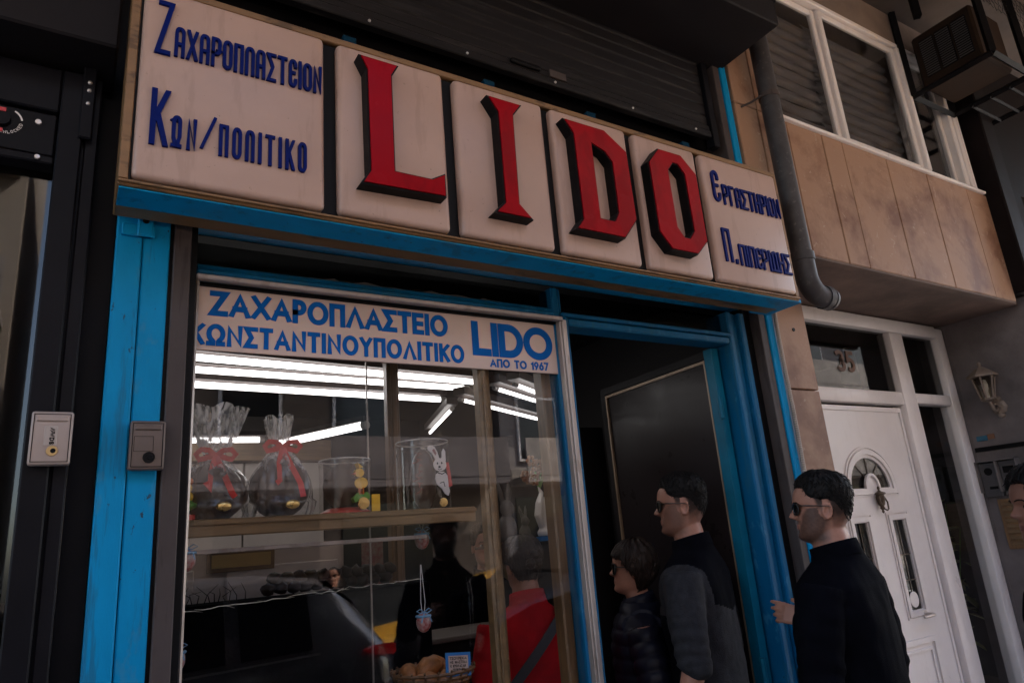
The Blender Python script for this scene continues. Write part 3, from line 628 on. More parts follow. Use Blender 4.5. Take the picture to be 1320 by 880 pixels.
w = finish(win_frame(.266, 1.535, -.2, 2.402, .02, .055, .012), 'window', 'chrome', shop)
b = new(); box(b, .268, 1.532, .008, .03, 2.384, 2.400, .003); box(b, 1.530, 1.550, .012, .05, 0, 2.39, .003); box(b, 1.522, 1.529, .02, .05, 0, 2.386, .002); finish(b, 'trim', 'chrome', w)
b = new(); box(b, .262, 1.525, .0605, .0660, .55, 2.386); finish(b, 'pane', 'pane', w)
b = new(); box(b, .262, .268, .018, .07, .5, 2.404); box(b, .27, 1.53, .044, .056, 2.379, 2.388); finish(b, 'seal', 'black', w)
b = new(); box(b, .265, 1.55, .03, .2, 0, .55); finish(b, 'stall_riser', 'stone', shop)
# door leaf folded inwards
def leafp(s, z, o=0.0):   # s along the leaf from the hinge, o across it
    d = Vector((.045, .998, 0)); return Vector((2.43, .10, 0)) + d * s + Vector((-d.y, d.x, 0)) * o + Vector((0, 0, z))
def lbar(bb, s0, s1, z0, z1, o0, o1, mi=0):
    vs = [bb.verts.new(leafp(s, z, o)) for s in (s0, s1) for o in (o0, o1) for z in (z0, z1)]
    for f in ((0, 1, 3, 2), (4, 6, 7, 5), (0, 4, 5, 1), (2, 3, 7, 6), (0, 2, 6, 4), (1, 5, 7, 3)): bb.faces.new([vs[i] for i in f]).material_index = mi
b = new(); lbar(b, 0, .05, .05, 2.37, -.02, .02); lbar(b, .82, .86, .05, 2.37, -.02, .012, 1); lbar(b, .05, .82, 2.335, 2.37, -.02, .012, 1); lbar(b, .05, .82, .05, .9, -.02, .012, 1)
dl = finish(b, 'door', [mat('blue_teal_paint', (0.002, 0.105, 0.18), 0.4, var=.15, spec=.15), 'dark'], shop)
b = new(); lbar(b, .05, .82, .9, 2.335, -.003, .003); finish(b, 'pane', mat('door_dark_glass', (.016, .012, .0135), .30, var=.05, bump=0, spec=.12), dl)
b = new(); lbar(b, .058, .066, .91, 2.325, .003, .014); lbar(b, .806, .818, .91, 2.325, .003, .014); lbar(b, .058, .818, 2.316, 2.328, .003, .0145); finish(b, 'bead', mat('pale_brass', (.26, .185, .125), .4, .2), dl)
b = new(); tube(b, [leafp(-.01, 2.05, .026), leafp(-.01, 2.14, .026)], .011, 10); finish(b, 'hinge', mat('blue_teal_paint', (0,0,0)), dl, smooth=40); b = new(); tube(b, [leafp(-.01, 1.0, .026), leafp(-.01, 1.09, .026)], .011, 10); finish(b, 'hinge', mat('blue_teal_paint', (0,0,0)), dl, smooth=40)
# interior shell
b = new(); box(b, -.4, 2.9, .1, 4.2, -.1, .02); finish(b, 'interior_floor', 'intgrey', shop)
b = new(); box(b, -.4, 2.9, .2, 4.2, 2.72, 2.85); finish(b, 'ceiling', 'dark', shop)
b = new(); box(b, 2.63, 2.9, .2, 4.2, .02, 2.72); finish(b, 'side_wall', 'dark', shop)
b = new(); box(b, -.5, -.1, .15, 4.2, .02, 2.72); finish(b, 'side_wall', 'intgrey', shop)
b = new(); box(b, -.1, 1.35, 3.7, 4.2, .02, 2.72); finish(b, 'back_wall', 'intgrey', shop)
b = new(); box(b, 1.352, 2.63, 3.7, 4.2, .02, 2.72); finish(b, 'back_wall', 'dark', shop)  # right half and right side wall coloured dark to stand for unlit depth
b = new(); box(b, .0, 2.62, .11, .2, 2.56, 3.85); finish(b, 'fascia_wall', 'black', shop)
b = new()
b.free()
for x in (.72, 1.30, 1.82, 2.40):
    b = new(); box(b, x, x + .05, .06, .109, 3.11, 3.40, .003); finish(b, 'sign_bracket', mat('bracket_teal', (.002, .03, .06), .6, spec=.1), shop)

# ------------------------------------------------------------------ roller shutter and its black canopy box
t = thing('roller_shutter', 'rolled-up grey slatted shutter with a handle slot, above the shop sign', 'shutter', (1.5, 0.04, 3.43))
b = new(); z = 3.50
while z < 3.86:
    box(b, .03, 2.56, .02, .045, z, z + .052, .006); box(b, .03, 2.56, .026, .04, z + .052, z + .058); z += .058
finish(b, 'slat_curtain', 'shutter', t)
b = new(); box(b, .03, 2.56, .008, .045, 3.43, 3.465, .004); box(b, .03, 2.56, .014, .045, 3.468, 3.497, .003); finish(b, 'bottom_bar', 'shutter', t)
b = new(); box(b, 1.40, 1.55, -.0, .012, 3.475, 3.497, .009, seg=3); finish(b, 'handle_slot', 'black', t)
b = new(); box(b, 1.595, 1.68, .0045, .0125, 3.468, 3.503, .001); pl = finish(b, 'maker_plate', 'railgrey', t)
for x in (.80, 1.62, 2.05, 2.45, .30, 1.20):
    b = new(); lathe(b, [(0, -.006), (.005, -.004), (.006, .002)], (x, .008, 3.447), 10, 0, 'Y'); finish(b, 'bolt', 'steel', t, smooth=True)
b = new(); box(b, 2.56, 2.60, .0, .05, 3.38, 3.86, .003); finish(b, 'side_channel', 'darkmetal', t)
b = new(); box(b, -.02, 2.72, -.36, .10, 3.865, 4.5, .006); box(b, -.025, 2.725, -.365, .102, 4.0, 4.014)
solo(b, 'shutter_housing', mat('canopy_black', (0.010, 0.008, 0.009), .6, spec=.15, var=.2, vscale=4), 'black boxed shutter housing jutting out over the shop sign', 'shutter box')

# ------------------------------------------------------------------ the big shop sign
sg = thing('shop_sign', 'long white shop sign with raised red letters LIDO between blue Greek lettering', 'sign', (1.35, -.05, 2.515))
b = new(); box(b, .052, 2.640, -.20, -.05, 2.53, 3.105); finish(b, 'backing', mat('sign_backing', (.035, .028, .026), .6), sg)
b = new(); box(b, .050, 2.642, -.228, -.045, 2.510, 2.528, .003); box(b, .050, 2.642, -.236, -.222, 2.5165, 2.524, .002)
box(b, .050, 2.642, -.228, -.045, 3.104, 3.128, .003); box(b, .050, .072, -.228, -.048, 2.5285, 3.1035, .002); box(b, 2.622, 2.642, -.228, -.048, 2.5285, 3.1035, .002)
finish(b, 'frame', 'gold', sg)
PANELS = [(.078, .556, 0), (.596, .950, 1), (.990, 1.345, 2), (1.380, 1.735, 3), (1.772, 2.108, 4), (2.138, 2.616, 5)]
PAN = []
for x0, x1, k in PANELS:
    b = new(); box(b, x0, x1, -.242, -.18, 2.532, 3.100, .016, seg=4); PAN.append(finish(b, 'panel', 'plastic', sg, smooth=50))
for (a, c_, _), (d, e_, _) in zip(PANELS, PANELS[1:]):
    b = new(); box(b, c_ - .004, d + .004, -.215, -.201, 2.534, 3.10); finish(b, 'divider', 'black', sg)
TS = front(-.242)
def greek(s, u0, u1, v0, v1, st, k, gap=.17):
    b = new(); text(b, s, u0, u1, v0, v1, st, TS, -.002, .008, CON, gap); finish(b, 'lettering', 'navy', PAN[k])
greek('Ζ', .108, .150, 2.893, 3.057, .012, 0); greek('ΑΧΑΡΟΠΛΑΣΤΕΙΟΝ', .154, .546, 2.897, 2.988, .0088, 0)
greek('Κ', .109, .152, 2.625, 2.786, .0135, 0); greek('ΩΝ', .158, .218, 2.629, 2.720, .009, 0, .45); greek('/', .226, .266, 2.645, 2.725, .008, 0); greek('ΠΟΛΙΤΙΚΟ', .272, .502, 2.631, 2.724, .0088, 0, .40)
greek('Ε', 2.181, 2.224, 2.888, 3.032, .013, 5); greek('ΡΓΑΣΤΗΡΙΟΝ', 2.238, 2.600, 2.882, 2.976, .0098, 5)
greek('Π', 2.188, 2.232, 2.621, 2.768, .012, 5); greek('.', 2.246, 2.262, 2.618, 2.70, .013, 5); greek('ΠΙΠΕΡΙΔΗΣ', 2.276, 2.600, 2.615, 2.710, .0098, 5, .2)
def big(k, loops, d=.042):
    b = new(); plate(b, loops, TS, -.002, d)
    o = finish(b, 'letter_block', 'black', PAN[k])
    def inset(lp, s):
        n = len(lp); P = [Vector(p) for p in lp]; A = sum(P[i].x * P[(i + 1) % n].y - P[(i + 1) % n].x * P[i].y for i in range(n)); sg_ = 1 if A > 0 else -1; out = []
        for i in range(n):
            a = (P[i] - P[i - 1]).normalized(); c = (P[(i + 1) % n] - P[i]).normalized(); n1 = Vector((-a.y, a.x)) * sg_; n2 = Vector((-c.y, c.x)) * sg_; m = (n1 + n2).normalized()
            q = P[i] + m * (s / max(m.dot(n1), .4)); out.append((q.x, q.y))
        return out
    b = new(); plate(b, [inset(loops[0], .005)] + [inset(l, -.005) for l in loops[1:]], TS, d + .0005, d + .005); finish(b, 'letter_face', 'red', PAN[k])
big(1, [[(.646, 3.045), (.776, 3.045), (.752, 3.0), (.752, 2.676), (.868, 2.676), (.916, 2.704), (.916, 2.622), (.645, 2.614), (.672, 2.660), (.669, 2.999)]])
big(2, [[(1.087, 3.036), (1.226, 3.036), (1.188, 2.985), (1.182, 2.655), (1.232, 2.606), (1.083, 2.606), (1.124, 2.650), (1.124, 2.980)]])
big(3, [[(1.398, 3.036), (1.585, 3.036), (1.684, 2.968), (1.690, 2.690), (1.622, 2.606), (1.402, 2.606), (1.437, 2.650), (1.436, 2.982)], [(1.520, 2.958), (1.572, 2.940), (1.602, 2.905), (1.602, 2.705), (1.580, 2.668), (1.520, 2.668)]])
big(4, [[(1.790, 2.955), (1.850, 3.026), (1.972, 3.026), (2.046, 2.955), (2.048, 2.664), (1.984, 2.600), (1.848, 2.600), (1.793, 2.664)], [(1.892, 2.94), (1.922, 2.975), (1.945, 2.975), (1.975, 2.94), (1.979, 2.70), (1.950, 2.664), (1.924, 2.664), (1.896, 2.70)]])

# banner inside the window glass
bn = thing('window_banner', 'pale banner with blue Greek lettering along the top of the shop window', 'banner', (.9, .058, 2.19))
b = new(); box(b, .262, 1.522, .0505, .0590, 2.188, 2.377, .001); finish(b, 'panel', 'banner', bn)
TB = front(.0505); b = new()
text(b, 'ΖΑΧΑΡΟΠΛΑΣΤΕΙΟ', .310, 1.068, 2.291, 2.367, .0165, TB, -.001, .001, GEO, .06)
text(b, 'ΚΩΝΣΤΑΝΤΙΝΟΥΠΟΛΙΤΙΚΟ', .262, 1.126, 2.202, 2.267, .0135, TB, -.001, .001, GEO, .12)
text(b, 'LIDO', 1.160, 1.500, 2.235, 2.360, .027, TB, -.001, .001, GEO, .02)
text(b, 'ΑΠΟ ΤΟ 1967', 1.226, 1.474, 2.197, 2.228, .0066, TB, -.001, .001, GEO, .12)
finish(b, 'lettering', 'bannerblue', bn)

# ------------------------------------------------------------------ key switches, pipe, conduit
def key_switch(nm, lab, x0, x1, z0, z1, y, m, style):
    t = thing(nm, lab, 'key switch', ((x0 + x1) / 2, y, z0), 0, None)
    b = new(); box(b, x0, x1, y - .03, y, z0, z1, .006, seg=3); finish(b, 'housing', m, t, smooth=40)
    tm = front(y - .03); w = x1 - x0
    b = new(); ribbon(b, [(x0 + .006, z0 + .007), (x1 - .006, z0 + .007), (x1 - .006, z1 - .007), (x0 + .006, z1 - .007)], .0018, tm, -.001, .0006, True); finish(b, 'gap', 'black', t)
    b = new(); box(b, x0 + .010, x1 - .010, y - .034, y - .029, z1 - .024, z1 - .012, .002); finish(b, 'finger_lip', m, t)
    cx = x0 + w * (.55 if style else .56); cz = z0 + (.032 if style else .03); r = .0115 if style else .0135
    b = new(); lathe(b, [(0, -.003), (r, -.003), (r + .001, .002)], (cx, y - .030, cz), 24, 0, 'Y'); cyl = finish(b, 'lock_cylinder', 'brass' if style else 'black', t, smooth=40)
    b = new(); lathe(b, [(0, -.0045), (r * .45, -.0045), (r * .5, -.002)], (cx + .002, y - .0305, cz), 16, 0, 'Y'); finish(b, 'keyhole', 'black', cyl)
    return t, tm
t, tm = key_switch('key_switch', 'light nickel shutter key switch with a brass lock on the charcoal frame', -.078, .006, 1.860, 1.985, -.02, 'lockmetal', 1)
b = new(); box(b, -.050, -.024, -.0515, -.0495, 1.904, 1.950, .0008); lg = finish(b, 'logo_plate', mat('pale_plate', (.40, .33, .29), .4), t)
b = new()
TR = lambda u, v, d: Vector((-.030 - v, -.0515 - d, 1.948 - u))   # the wordmark reads downwards
text(b, 'WDS', .012, .040, -.006, .004, .0025, lambda u, v, d: Vector((-.033 + v, -.0515 - d, 1.947 - u)), -.0003, .0004, GEO, .15)
for k in range(4): ribbon(b, [(.001 + k * .003, -.006 + (k % 2) * .002), (.006 + k * .003, .004)], .0014, lambda u, v, d: Vector((-.033 + v, -.0515 - d, 1.947 - u)), -.0003, .0004 + k * .0001)
finish(b, 'wordmark', 'black', lg)
t, tm = key_switch('key_switch', 'dull bronze shutter key switch with a black lock on the blue post', .127, .207, 1.848, 1.970, -.005, 'lockbronze', 0)
b = new(); ribbon(b, [(.137, 1.893), (.180, 1.893), (.180, 1.930), (.137, 1.930)], .001, tm, -.0005, .0004, True); finish(b, 'blank_label', 'black', t)
dp = thing('downpipe', 'grey rainwater downpipe with an elbow at its foot beside the shop sign', 'pipe', (2.95, -.10, 2.6))
PX, PY = 2.935, -.09
b = new(); tube(b, [(PX, PY, 4.98), (PX, PY, 3.6), (PX, PY, 2.80)], .048, 20); finish(b, 'pipe', 'pipe', dp, smooth=50)
b = new(); tube(b, [(PX, PY, 2.82)] + [(PX + .10 - .10 * math.cos(R_(a)), PY, 2.72 - .10 * math.sin(R_(a))) for a in range(0, 91, 10)] + [(PX + .16, PY + .01, 2.62)], .052, 20)
tube(b, [(PX, PY, 2.83), (PX, PY, 2.79)], .057, 20); tube(b, [(PX + .095, PY, 2.62), (PX + .13, PY, 2.62)], .058, 20); tube(b, [(PX + .14, PY + .005, 2.62), (PX + .16, PY + .01, 2.62)], .056, 20)
finish(b, 'elbow', 'pipe', dp, smooth=50)
b = new(); tube(b, [(PX, PY, 3.695), (PX, PY, 3.72)], .053, 20); tube(b, [(PX - .05, PY + .01, 3.705), (PX - .09, PY + .05, 3.68), (PX - .12, -.001, 3.67)], .006, 8); finish(b, 'bracket', 'railgrey', dp, smooth=50)
b = new(); pts = [(2.725 + .018, -.02, 0)] + [(2.743 + .002 * math.sin(i), -.018, i * .1) for i in range(1, 26)] + [(2.748, -.018, 2.545), (2.765, -.02, 2.575), (2.83, -.02, 2.61), (2.93, -.03, 2.66)]
P2 = []; 
for a, c in zip(pts, pts[1:]):
    n = max(2, int((Vector(c) - Vector(a)).length / .005))
    for i in range(n): P2.append(Vector(a).lerp(Vector(c), i / n))
tube(b, P2, [.0095 if i % 2 else .0078 for i in range(len(P2))], 8)
solo(b, 'conduit', mat('beige_conduit', (.30, .235, .19), .5), 'ribbed beige cable conduit running up between the blue post and the stone', 'conduit', smooth=False)

# ------------------------------------------------------------------ dark shopfront at the left
ds = thing('dark_shopfront', 'charcoal metal shopfront with a tall glass door at the left edge', 'shop', (-1.2, 0.3, 0))
b = new(); box(b, .004, .062, .03, .3, 0, 2.9); box(b, -4, .0, .10, 4.2, 2.93, 4.98); box(b, -4, -3.2, .05, .5, 0, 2.95); finish(b, 'pier', mat('black_pier', (.005, .0045, .0055), .6, spec=.1, var=.3), ds)
b = new(); box(b, -.029, .003, -.01, .10, 0, 2.93, .004); box(b, -.090, -.034, -.02, .10, 0, 2.93, .004); box(b, -.036, -.026, .0, .1, 0, 2.93); box(b, -3.2, -.092, -.015, .10, 2.80, 2.93, .004); box(b, -.045, -.012, -.03, -.018, 2.73, 2.95, .004)
finish(b, 'frame', 'darkmetal', ds)
for z in (2.90, 2.875, 2.835):
    b = new(); lathe(b, [(0, -.005), (.005, -.004), (.006, .001)], (-.028, -.03, z), 10, 0, 'Y'); finish(b, 'bolt', 'steel', ds, smooth=True)
b = new(); box(b, -3.2, -.092, .0, .06, 2.67, 2.80, .006); box(b, -3.2, -.092, -.01, .05, 2.645, 2.668, .004); dr = finish(b, 'door_head', 'darkmetal', ds)
b = new(); lathe(b, [(0, -.012), (.018, -.012), (.020, 0)], (-.212, 0, 2.752), 24, 0, 'Y'); finish(b, 'lock_dial', 'darkmetal', dr, smooth=40)
b = new()
for a0, a1 in ((0, 70), (180, 260)):
    pass
for z_, x_ in ((2.776, -.206), (2.716, -.208)):
    b = new(); box(b, -.24, x_, -.004, .0005, z_, z_ + .011); finish(b, 'red_mark', mat('red_sticker', (.5, .01, .02), .4, bump=0), dr)
b = new()
for k, ch in enumerate('UNLOCKED'):
    a = R_(-100 + k * 13); c = Vector((-.205 + .034 * math.cos(a), 2.752 + .034 * math.sin(a)))
    ux = Vector((-math.sin(a), math.cos(a))); uy = Vector((-math.cos(a), -math.sin(a)))
    text(b, ch, -.0028, .0028, -.004, .004, .0011, lambda u, v, d, c=c, ux=ux, uy=uy: Vector((c.x + ux.x * u + uy.x * v, -.0012 - d, c.y + ux.y * u + uy.y * v)), 0, .0006)
ribbon(b, [(-.205 + .036 * math.cos(R_(a)), 2.752 + .036 * math.sin(R_(a))) for a in range(12, 66, 6)], .004, front(-.0012), 0, .0006)
finish(b, 'dial_lettering', 'white', dr)
b = new(); lathe(b, [(0, -.006), (.007, -.005), (.008, 0)], (-.135, 0, 2.765), 14, 0, 'Y'); finish(b, 'screw', 'steel', dr, smooth=40); b = new(); lathe(b, [(0, -.006), (.006, -.005), (.007, 0)], (-.128, -.012, 2.657), 14, 0, 'Y'); finish(b, 'screw', 'steel', dr, smooth=40)
b = new(); box(b, -3.2, -.092, .04, .047, 0, 2.645); finish(b, 'pane', glass('mirror_glass', (.40, .38, .37), .03), ds)
b = new(); box(b, -4, -.1, 1.2, 1.3, 0, 2.93); box(b, -4, -.1, .11, 1.2, -.1, .02); box(b, -4, -.1, .11, 1.2, 2.8, 2.92); finish(b, 'interior', mat('pale_interior', (.11, .092, .083), .7), ds)
b = new(); box(b, -4, .03, -.14, .09, 2.955, 4.2, .006); solo(b, 'shutter_housing', 'canopy_black' in MATS and MATS['canopy_black'] or 'black', 'black shutter box over the charcoal shopfront at the left', 'shutter box')

# ------------------------------------------------------------------ across the street (seen in the glass)
def block(label, x0, x1, h, m, wx, wz, seed):
    t = thing('street_building', label, 'building', ((x0 + x1) / 2, -16, 0))
    b = new(); box(b, x0, x1, -20, -13.2, -.1, h); finish(b, 'wall', m, t)
    rnd = random.Random(seed); z = 3.6
    b = new(); box(b, x0 + .05, x1 - .05, -13.15, -12.9, 3.1, 3.4, .02); finish(b, 'cornice', 'concrete', t)
    while z < h - 2:
        n = int((x1 - x0) / wx)
        for i in range(n):
            xx = x0 + .5 + i * wx
            b = new(); box(b, xx, xx + 1.3, -13.21, -13.14, z, z + 1.7, .01); w = finish(b, 'window', 'upvc', t)
            b = new(); box(b, xx + .08, xx + 1.22, -13.135, -13.13, z + .08, z + 1.62); finish(b, 'pane', 'carglass', w)
        b = new(); box(b, x0 + .1, x1 - .1, -13.2, -12.2, z - .62, z - .45, .01); box(b, x0 + .1, x1 - .1, -12.25, -12.19, z - .45, z + .45); finish(b, 'balcony', 'concrete' if seed % 2 else 'render_grey', t)
        z += wz
    for i in range(int((x1 - x0) / 2.6)):
        xx = x0 + .3 + i * 2.6
        b = new(); box(b, xx, xx + 2.1, -13.21, -13.15, .1, 2.7); finish(b, 'shop_window', 'carglass', t)
block('cream street building with long balconies across the road', -24, -1.1, 14, mat('cream_facade', (.30, .25, .20), .8, var=.1), 2.7, 3.1, 1)
block('tan street building with concrete balconies across the road, opposite the shop', -.35, 9, 11, mat('tan_facade', (.14, .105, .08), .8, var=.1), 2.4, 3.0, 2)
block('grey street building farther along across the road', 9.3, 30, 15, mat('grey_facade', (.24, .21, .20), .8, var=.1), 2.8, 3.2, 3)

# ------------------------------------------------------------------ shop interior: lamps, shelf, cabinets, counter
def lamp(p, q, label, r=.016, plate_=True):
    p, q = Vector(p), Vector(q); c = (p + q) / 2
    t = thing('tube_lamp', label, 'lamp', c, 0, 'fluorescent tubes in the pastry shop')
    d = (q - p).normalized(); s = d.cross(Vector((0, 0, 1))).normalized()
    b = new(); tube(b, [p + d * .03, q - d * .03], r, 12); finish(b, 'tube', 'tube', t, smooth=50)
    b = new(); tube(b, [p, p + d * .035], r * 1.15, 12); finish(b, 'cap', 'tubecap', t, smooth=50)
    b = new(); tube(b, [q - d * .035, q], r * 1.15, 12); finish(b, 'cap', 'tubecap', t, smooth=50)
    b = new(); u = Vector((0, 0, 1))
    vs = [b.verts.new(a + s * e * .03 + u * k) for a in (p, q) for e in (-1, 1) for k in (.022, .055)]
    for f in ((0, 1, 3, 2), (4, 6, 7, 5), (0, 4, 5, 1), (2, 3, 7, 6), (0, 2, 6, 4), (1, 5, 7, 3)): b.faces.new([vs[i] for i in f])
    finish(b, 'batten', 'railgrey', t)
lamp((.20, 1.06, 2.45), (1.94, 1.24, 2.45), 'lit fluorescent tube under the banner, highest and longest of the three along the window', .015)
lamp((.22, 1.27, 2.45), (1.87, 1.38, 2.45), 'lit fluorescent tube under the banner, middle one of the three along the window', .015)
lamp((.25, 1.55, 2.45), (1.87, 1.68, 2.45), 'lit fluorescent tube under the banner, lowest of the three along the window', .016)
lamp((1.47, .75, 2.24), (2.24, 1.19, 2.24), 'slanting stand-in for a reflected tube, right half, lowest and longest of three', .008)  # these three slanting tubes stand in for mirror reflections of ceiling tubes
lamp((1.51, .51, 2.24), (2.05, .83, 2.24), 'slanting stand-in for a reflected tube, right half, middle one of three', .008)
lamp((1.56, .43, 2.24), (1.86, .62, 2.24), 'slanting stand-in for a reflected tube, right half, highest and shortest of three', .008)
lamp((1.90, 1.97, 2.30), (1.68, 1.22, 2.30), 'short stand-in for a reflected tube above the rabbit box', .009)  # stands in for a tube reflection, built as a lamp
lamp((1.24, 3.05, 2.40), (1.60, 2.25, 2.40), 'wide bright tube running deep into the shop behind the chocolates', .024)
lamp((.45, 3.04, 2.42), (1.14, 2.98, 2.42), 'bright tube at the back of the shop behind the leftmost gift bag', .018)
b = new()
for k in range(26): box(b, .1, 2.0, .92 + k * .035, .935 + k * .035, 2.56, 2.585)
box(b, .05, 2.05, .88, 1.86, 2.588, 2.70); finish(b, 'ceiling_grille', mat('ceiling_grille', (.09, .075, .07), .6), shop)
b = new(); box(b, -.09, 1.70, 3.28, 3.40, 2.32, 2.47, .005); finish(b, 'cornice_beam', 'woodx', shop)
b = new()
for x0, x1 in ((-.09, .49), (.50, 1.08), (1.09, 1.66)): box(b, x0, x1, 3.35, 3.40, 1.0, 2.31, .004)
box(b, -.09, 1.66, 3.2, 3.35, 1.68, 1.70); finish(b, 'pale_backdrop_panel', 'cab', shop)  # pale panels added to lighten the background behind the chocolates
b = new(); box(b, 2.44, 2.60, 1.15, 1.2, 1.0, 2.2); finish(b, 'back_shelf', 'dark', shop)
b = new(); box(b, 1.15, 1.205, .80, .85, 1.0, 2.5, .006); box(b, 1.165, 1.19, .79, .80, 1.0, 2.5, .003); solo(b, 'display_post', 'wood', 'brown fluted wooden post deeper in the shop, left of the rabbit box', 'post')
b = new(); box(b, 1.02, 1.11, .80, .803, 1.47, 1.66); solo(b, 'poster', mat('red_pattern_paper', (.22, .16, .13), .7, vscale=60, c2=(.16, .02, .02)), 'small red and cream patterned notice below the right end of the shelf', 'poster')
# front display shelf
t = thing('display_shelf', 'brown wooden display shelf across the left of the shop window', 'shelf', (.65, .3, 1.68))
b = new(); box(b, .10, 1.16, .14, .46, 1.712, 1.730, .002); finish(b, 'board', 'cab', t)
b = new(); box(b, .10, 1.17, .118, .14, 1.684, 1.731, .003); box(b, .10, 1.17, .112, .118, 1.716, 1.726); finish(b, 'wooden_edge', 'woodx', t)
b = new(); box(b, .10, 1.0, .142, .165, 1.640, 1.652, .001); finish(b, 'aluminium_strip', 'chrome', t)
b = new(); box(b, .93, .936, .47, .476, .9, 2.36, .001); finish(b, 'upright', 'steel', t)
b = new(); box(b, 1.205, 1.252, .10, .15, .5, 2.36, .008); box(b, 1.216, 1.238, .092, .1, .5, 2.36, .003); solo(b, 'display_post', 'woodx', 'polished brown wooden post in the middle of the shop window', 'post')
b = new(); box(b, 1.475, 1.515, .10, .16, .5, 2.36, .006); solo(b, 'display_post', 'wood', 'dark brown wooden post at the right edge of the shop window, beside the metal trim', 'post')
t = thing('back_cabinet', 'grey cabinet with sliding doors and upright handles behind the shop window', 'cabinet', (.6, .95, .6))
b = new(); box(b, -.05, .98, .9, 1.25, .5, 1.655); finish(b, 'body', 'cab', t)
for x0, x1 in ((-.02, .42), (.53, .95)):
    b = new(); box(b, x0, x1, .875, .896, .6, 1.60, .004); d_ = finish(b, 'door', 'cab', t)
    b = new(); xx = x1 - .04 if x0 < .2 else x0 + .10
    tube(b, [(xx, .875, 1.33), (xx, .845, 1.34), (xx, .845, 1.47), (xx, .875, 1.48)], .008, 8); finish(b, 'handle', 'steel', d_, smooth=True)
b = new(); box(b, .46, .70, .868, .873, 1.585, 1.66, .001); finish(b, 'label_frame', 'woodx', t); b = new(); box(b, .475, .685, .863, .8675, 1.60, 1.647); finish(b, 'paper_label', mat('straw_paper', (.52, .36, .14), .7), t)
t = thing('sales_counter', 'dark glass-topped sales counter inside the shop', 'counter', (1.9, 1.5, 0))
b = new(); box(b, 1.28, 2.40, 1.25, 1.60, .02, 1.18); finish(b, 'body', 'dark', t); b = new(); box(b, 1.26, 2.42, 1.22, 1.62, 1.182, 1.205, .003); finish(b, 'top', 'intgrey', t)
t = thing('glass_shelf', 'dark glass shelf with ornaments in the right half of the window', 'shelf', (1.5, .5, 1.6))
b = new(); box(b, 1.72, 2.28, .97, 1.15, 1.588, 1.60); finish(b, 'pane', 'panedoor', t); b = new(); tube(b, [(1.71, .96, .9), (1.71, .96, 2.3)], .005, 8); tube(b, [(2.29, 1.15, .9), (2.29, 1.15, 2.3)], .005, 8); finish(b, 'rod', 'steel', t)
b = new(); box(b, 2.0, 2.2, .98, 1.12, 1.603, 1.625, .002); solo(b, 'chocolate_box', 'card', 'flat blue box under the white figurine', 'box')
t = thing('figurine', 'white glazed figurine with folded wings and a golden middle on the glass shelf', 'figurine', (2.085, 1.04, 1.63))
fx, fy, fz = 2.085, 1.04, 1.628
b = new(); lathe(b, [(0, 0), (.052, 0), (.055, .02), (.035, .045), (0, .05)], (fx, fy, fz), 16)
for s in (-1, 1):
    tube(b, [(fx + s * .03, fy, fz + .03), (fx + s * .055, fy - .01, fz + .10), (fx + s * .05, fy - .02, fz + .16), (fx + s * .03, fy - .015, fz + .21), (fx + s * .045, fy - .01, fz + .245)], [.022, .030, .028, .016, .003], 10, flat=.6)
tube(b, [(fx, fy + .01, fz + .04), (fx, fy + .012, fz + .12), (fx, fy + .01, fz + .19)], [.03, .04, .015], 12)
finish(remesh(b, .005, 2), 'body', 'white', t, smooth=True)
b = new(); ball(b, (fx, fy - .038, fz + .125), .012, .01, .035); finish(b, 'golden_heart', 'seal', t, smooth=True)
t = thing('flower_bunch', 'dark bunch of orange flowers above the white figurine', 'flowers', (2.085, 1.10, 1.86))
b = new()
for k in range(16):
    a = random.uniform(0, 6.28); r_ = random.uniform(.02, .09); c = Vector((2.085 + r_ * math.cos(a), 1.08 + .4 * r_ * math.sin(a), 1.95 + random.uniform(-.05, .06)))
    for q in range(6):
        aa = q * PI / 3; d = Vector((math.cos(aa), -.5, math.sin(aa))) * .02
        ball(b, c + d, .012, .006, .012, n=6)
finish(b, 'blossom', mat('dark_orange_petal', (.22, .07, .015), .6, var=.4), t, smooth=True)
b = new(); 
for k in range(7): tube(b, [(2.085, 1.09, 1.85), (2.085 + random.uniform(-.07, .07), 1.09, 1.95)], .003, 5)
finish(b, 'stem', 'green', t)
for (x, z, s, lab) in ((1.86, 1.60, 1.0, 'tall white chocolate rabbit on the glass shelf, in the shade left of the flowers'), (1.96, 1.60, .62, 'small white chocolate rabbit beside the tall one on the glass shelf')):
    t = thing('rabbit_figure', lab, 'figurine', (x, 1.06, z), 0, 'rabbits on the glass shelf'); b = new()
    ball(b, (x, 1.06, z + .07 * s), .05 * s, .045 * s, .075 * s); ball(b, (x, 1.05, z + .17 * s), .035 * s, .035 * s, .04 * s)
    for e in (-1, 1): tube(b, [(x + e * .015 * s, 1.06, z + .19 * s), (x + e * .025 * s, 1.065, z + .25 * s), (x + e * .03 * s, 1.07, z + .30 * s)], [.012 * s, .015 * s, .005 * s], 8)
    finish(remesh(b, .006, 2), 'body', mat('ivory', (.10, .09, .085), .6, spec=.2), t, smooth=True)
b = new(); box(b, 2.2, 2.32, 1.60, 1.72, 1.35, 1.62, .01); solo(b, 'coffee_tin', mat('ochre_tin', (.20, .11, .015), .5), 'ochre tin on the back counter behind the man in the doorway', 'tin')

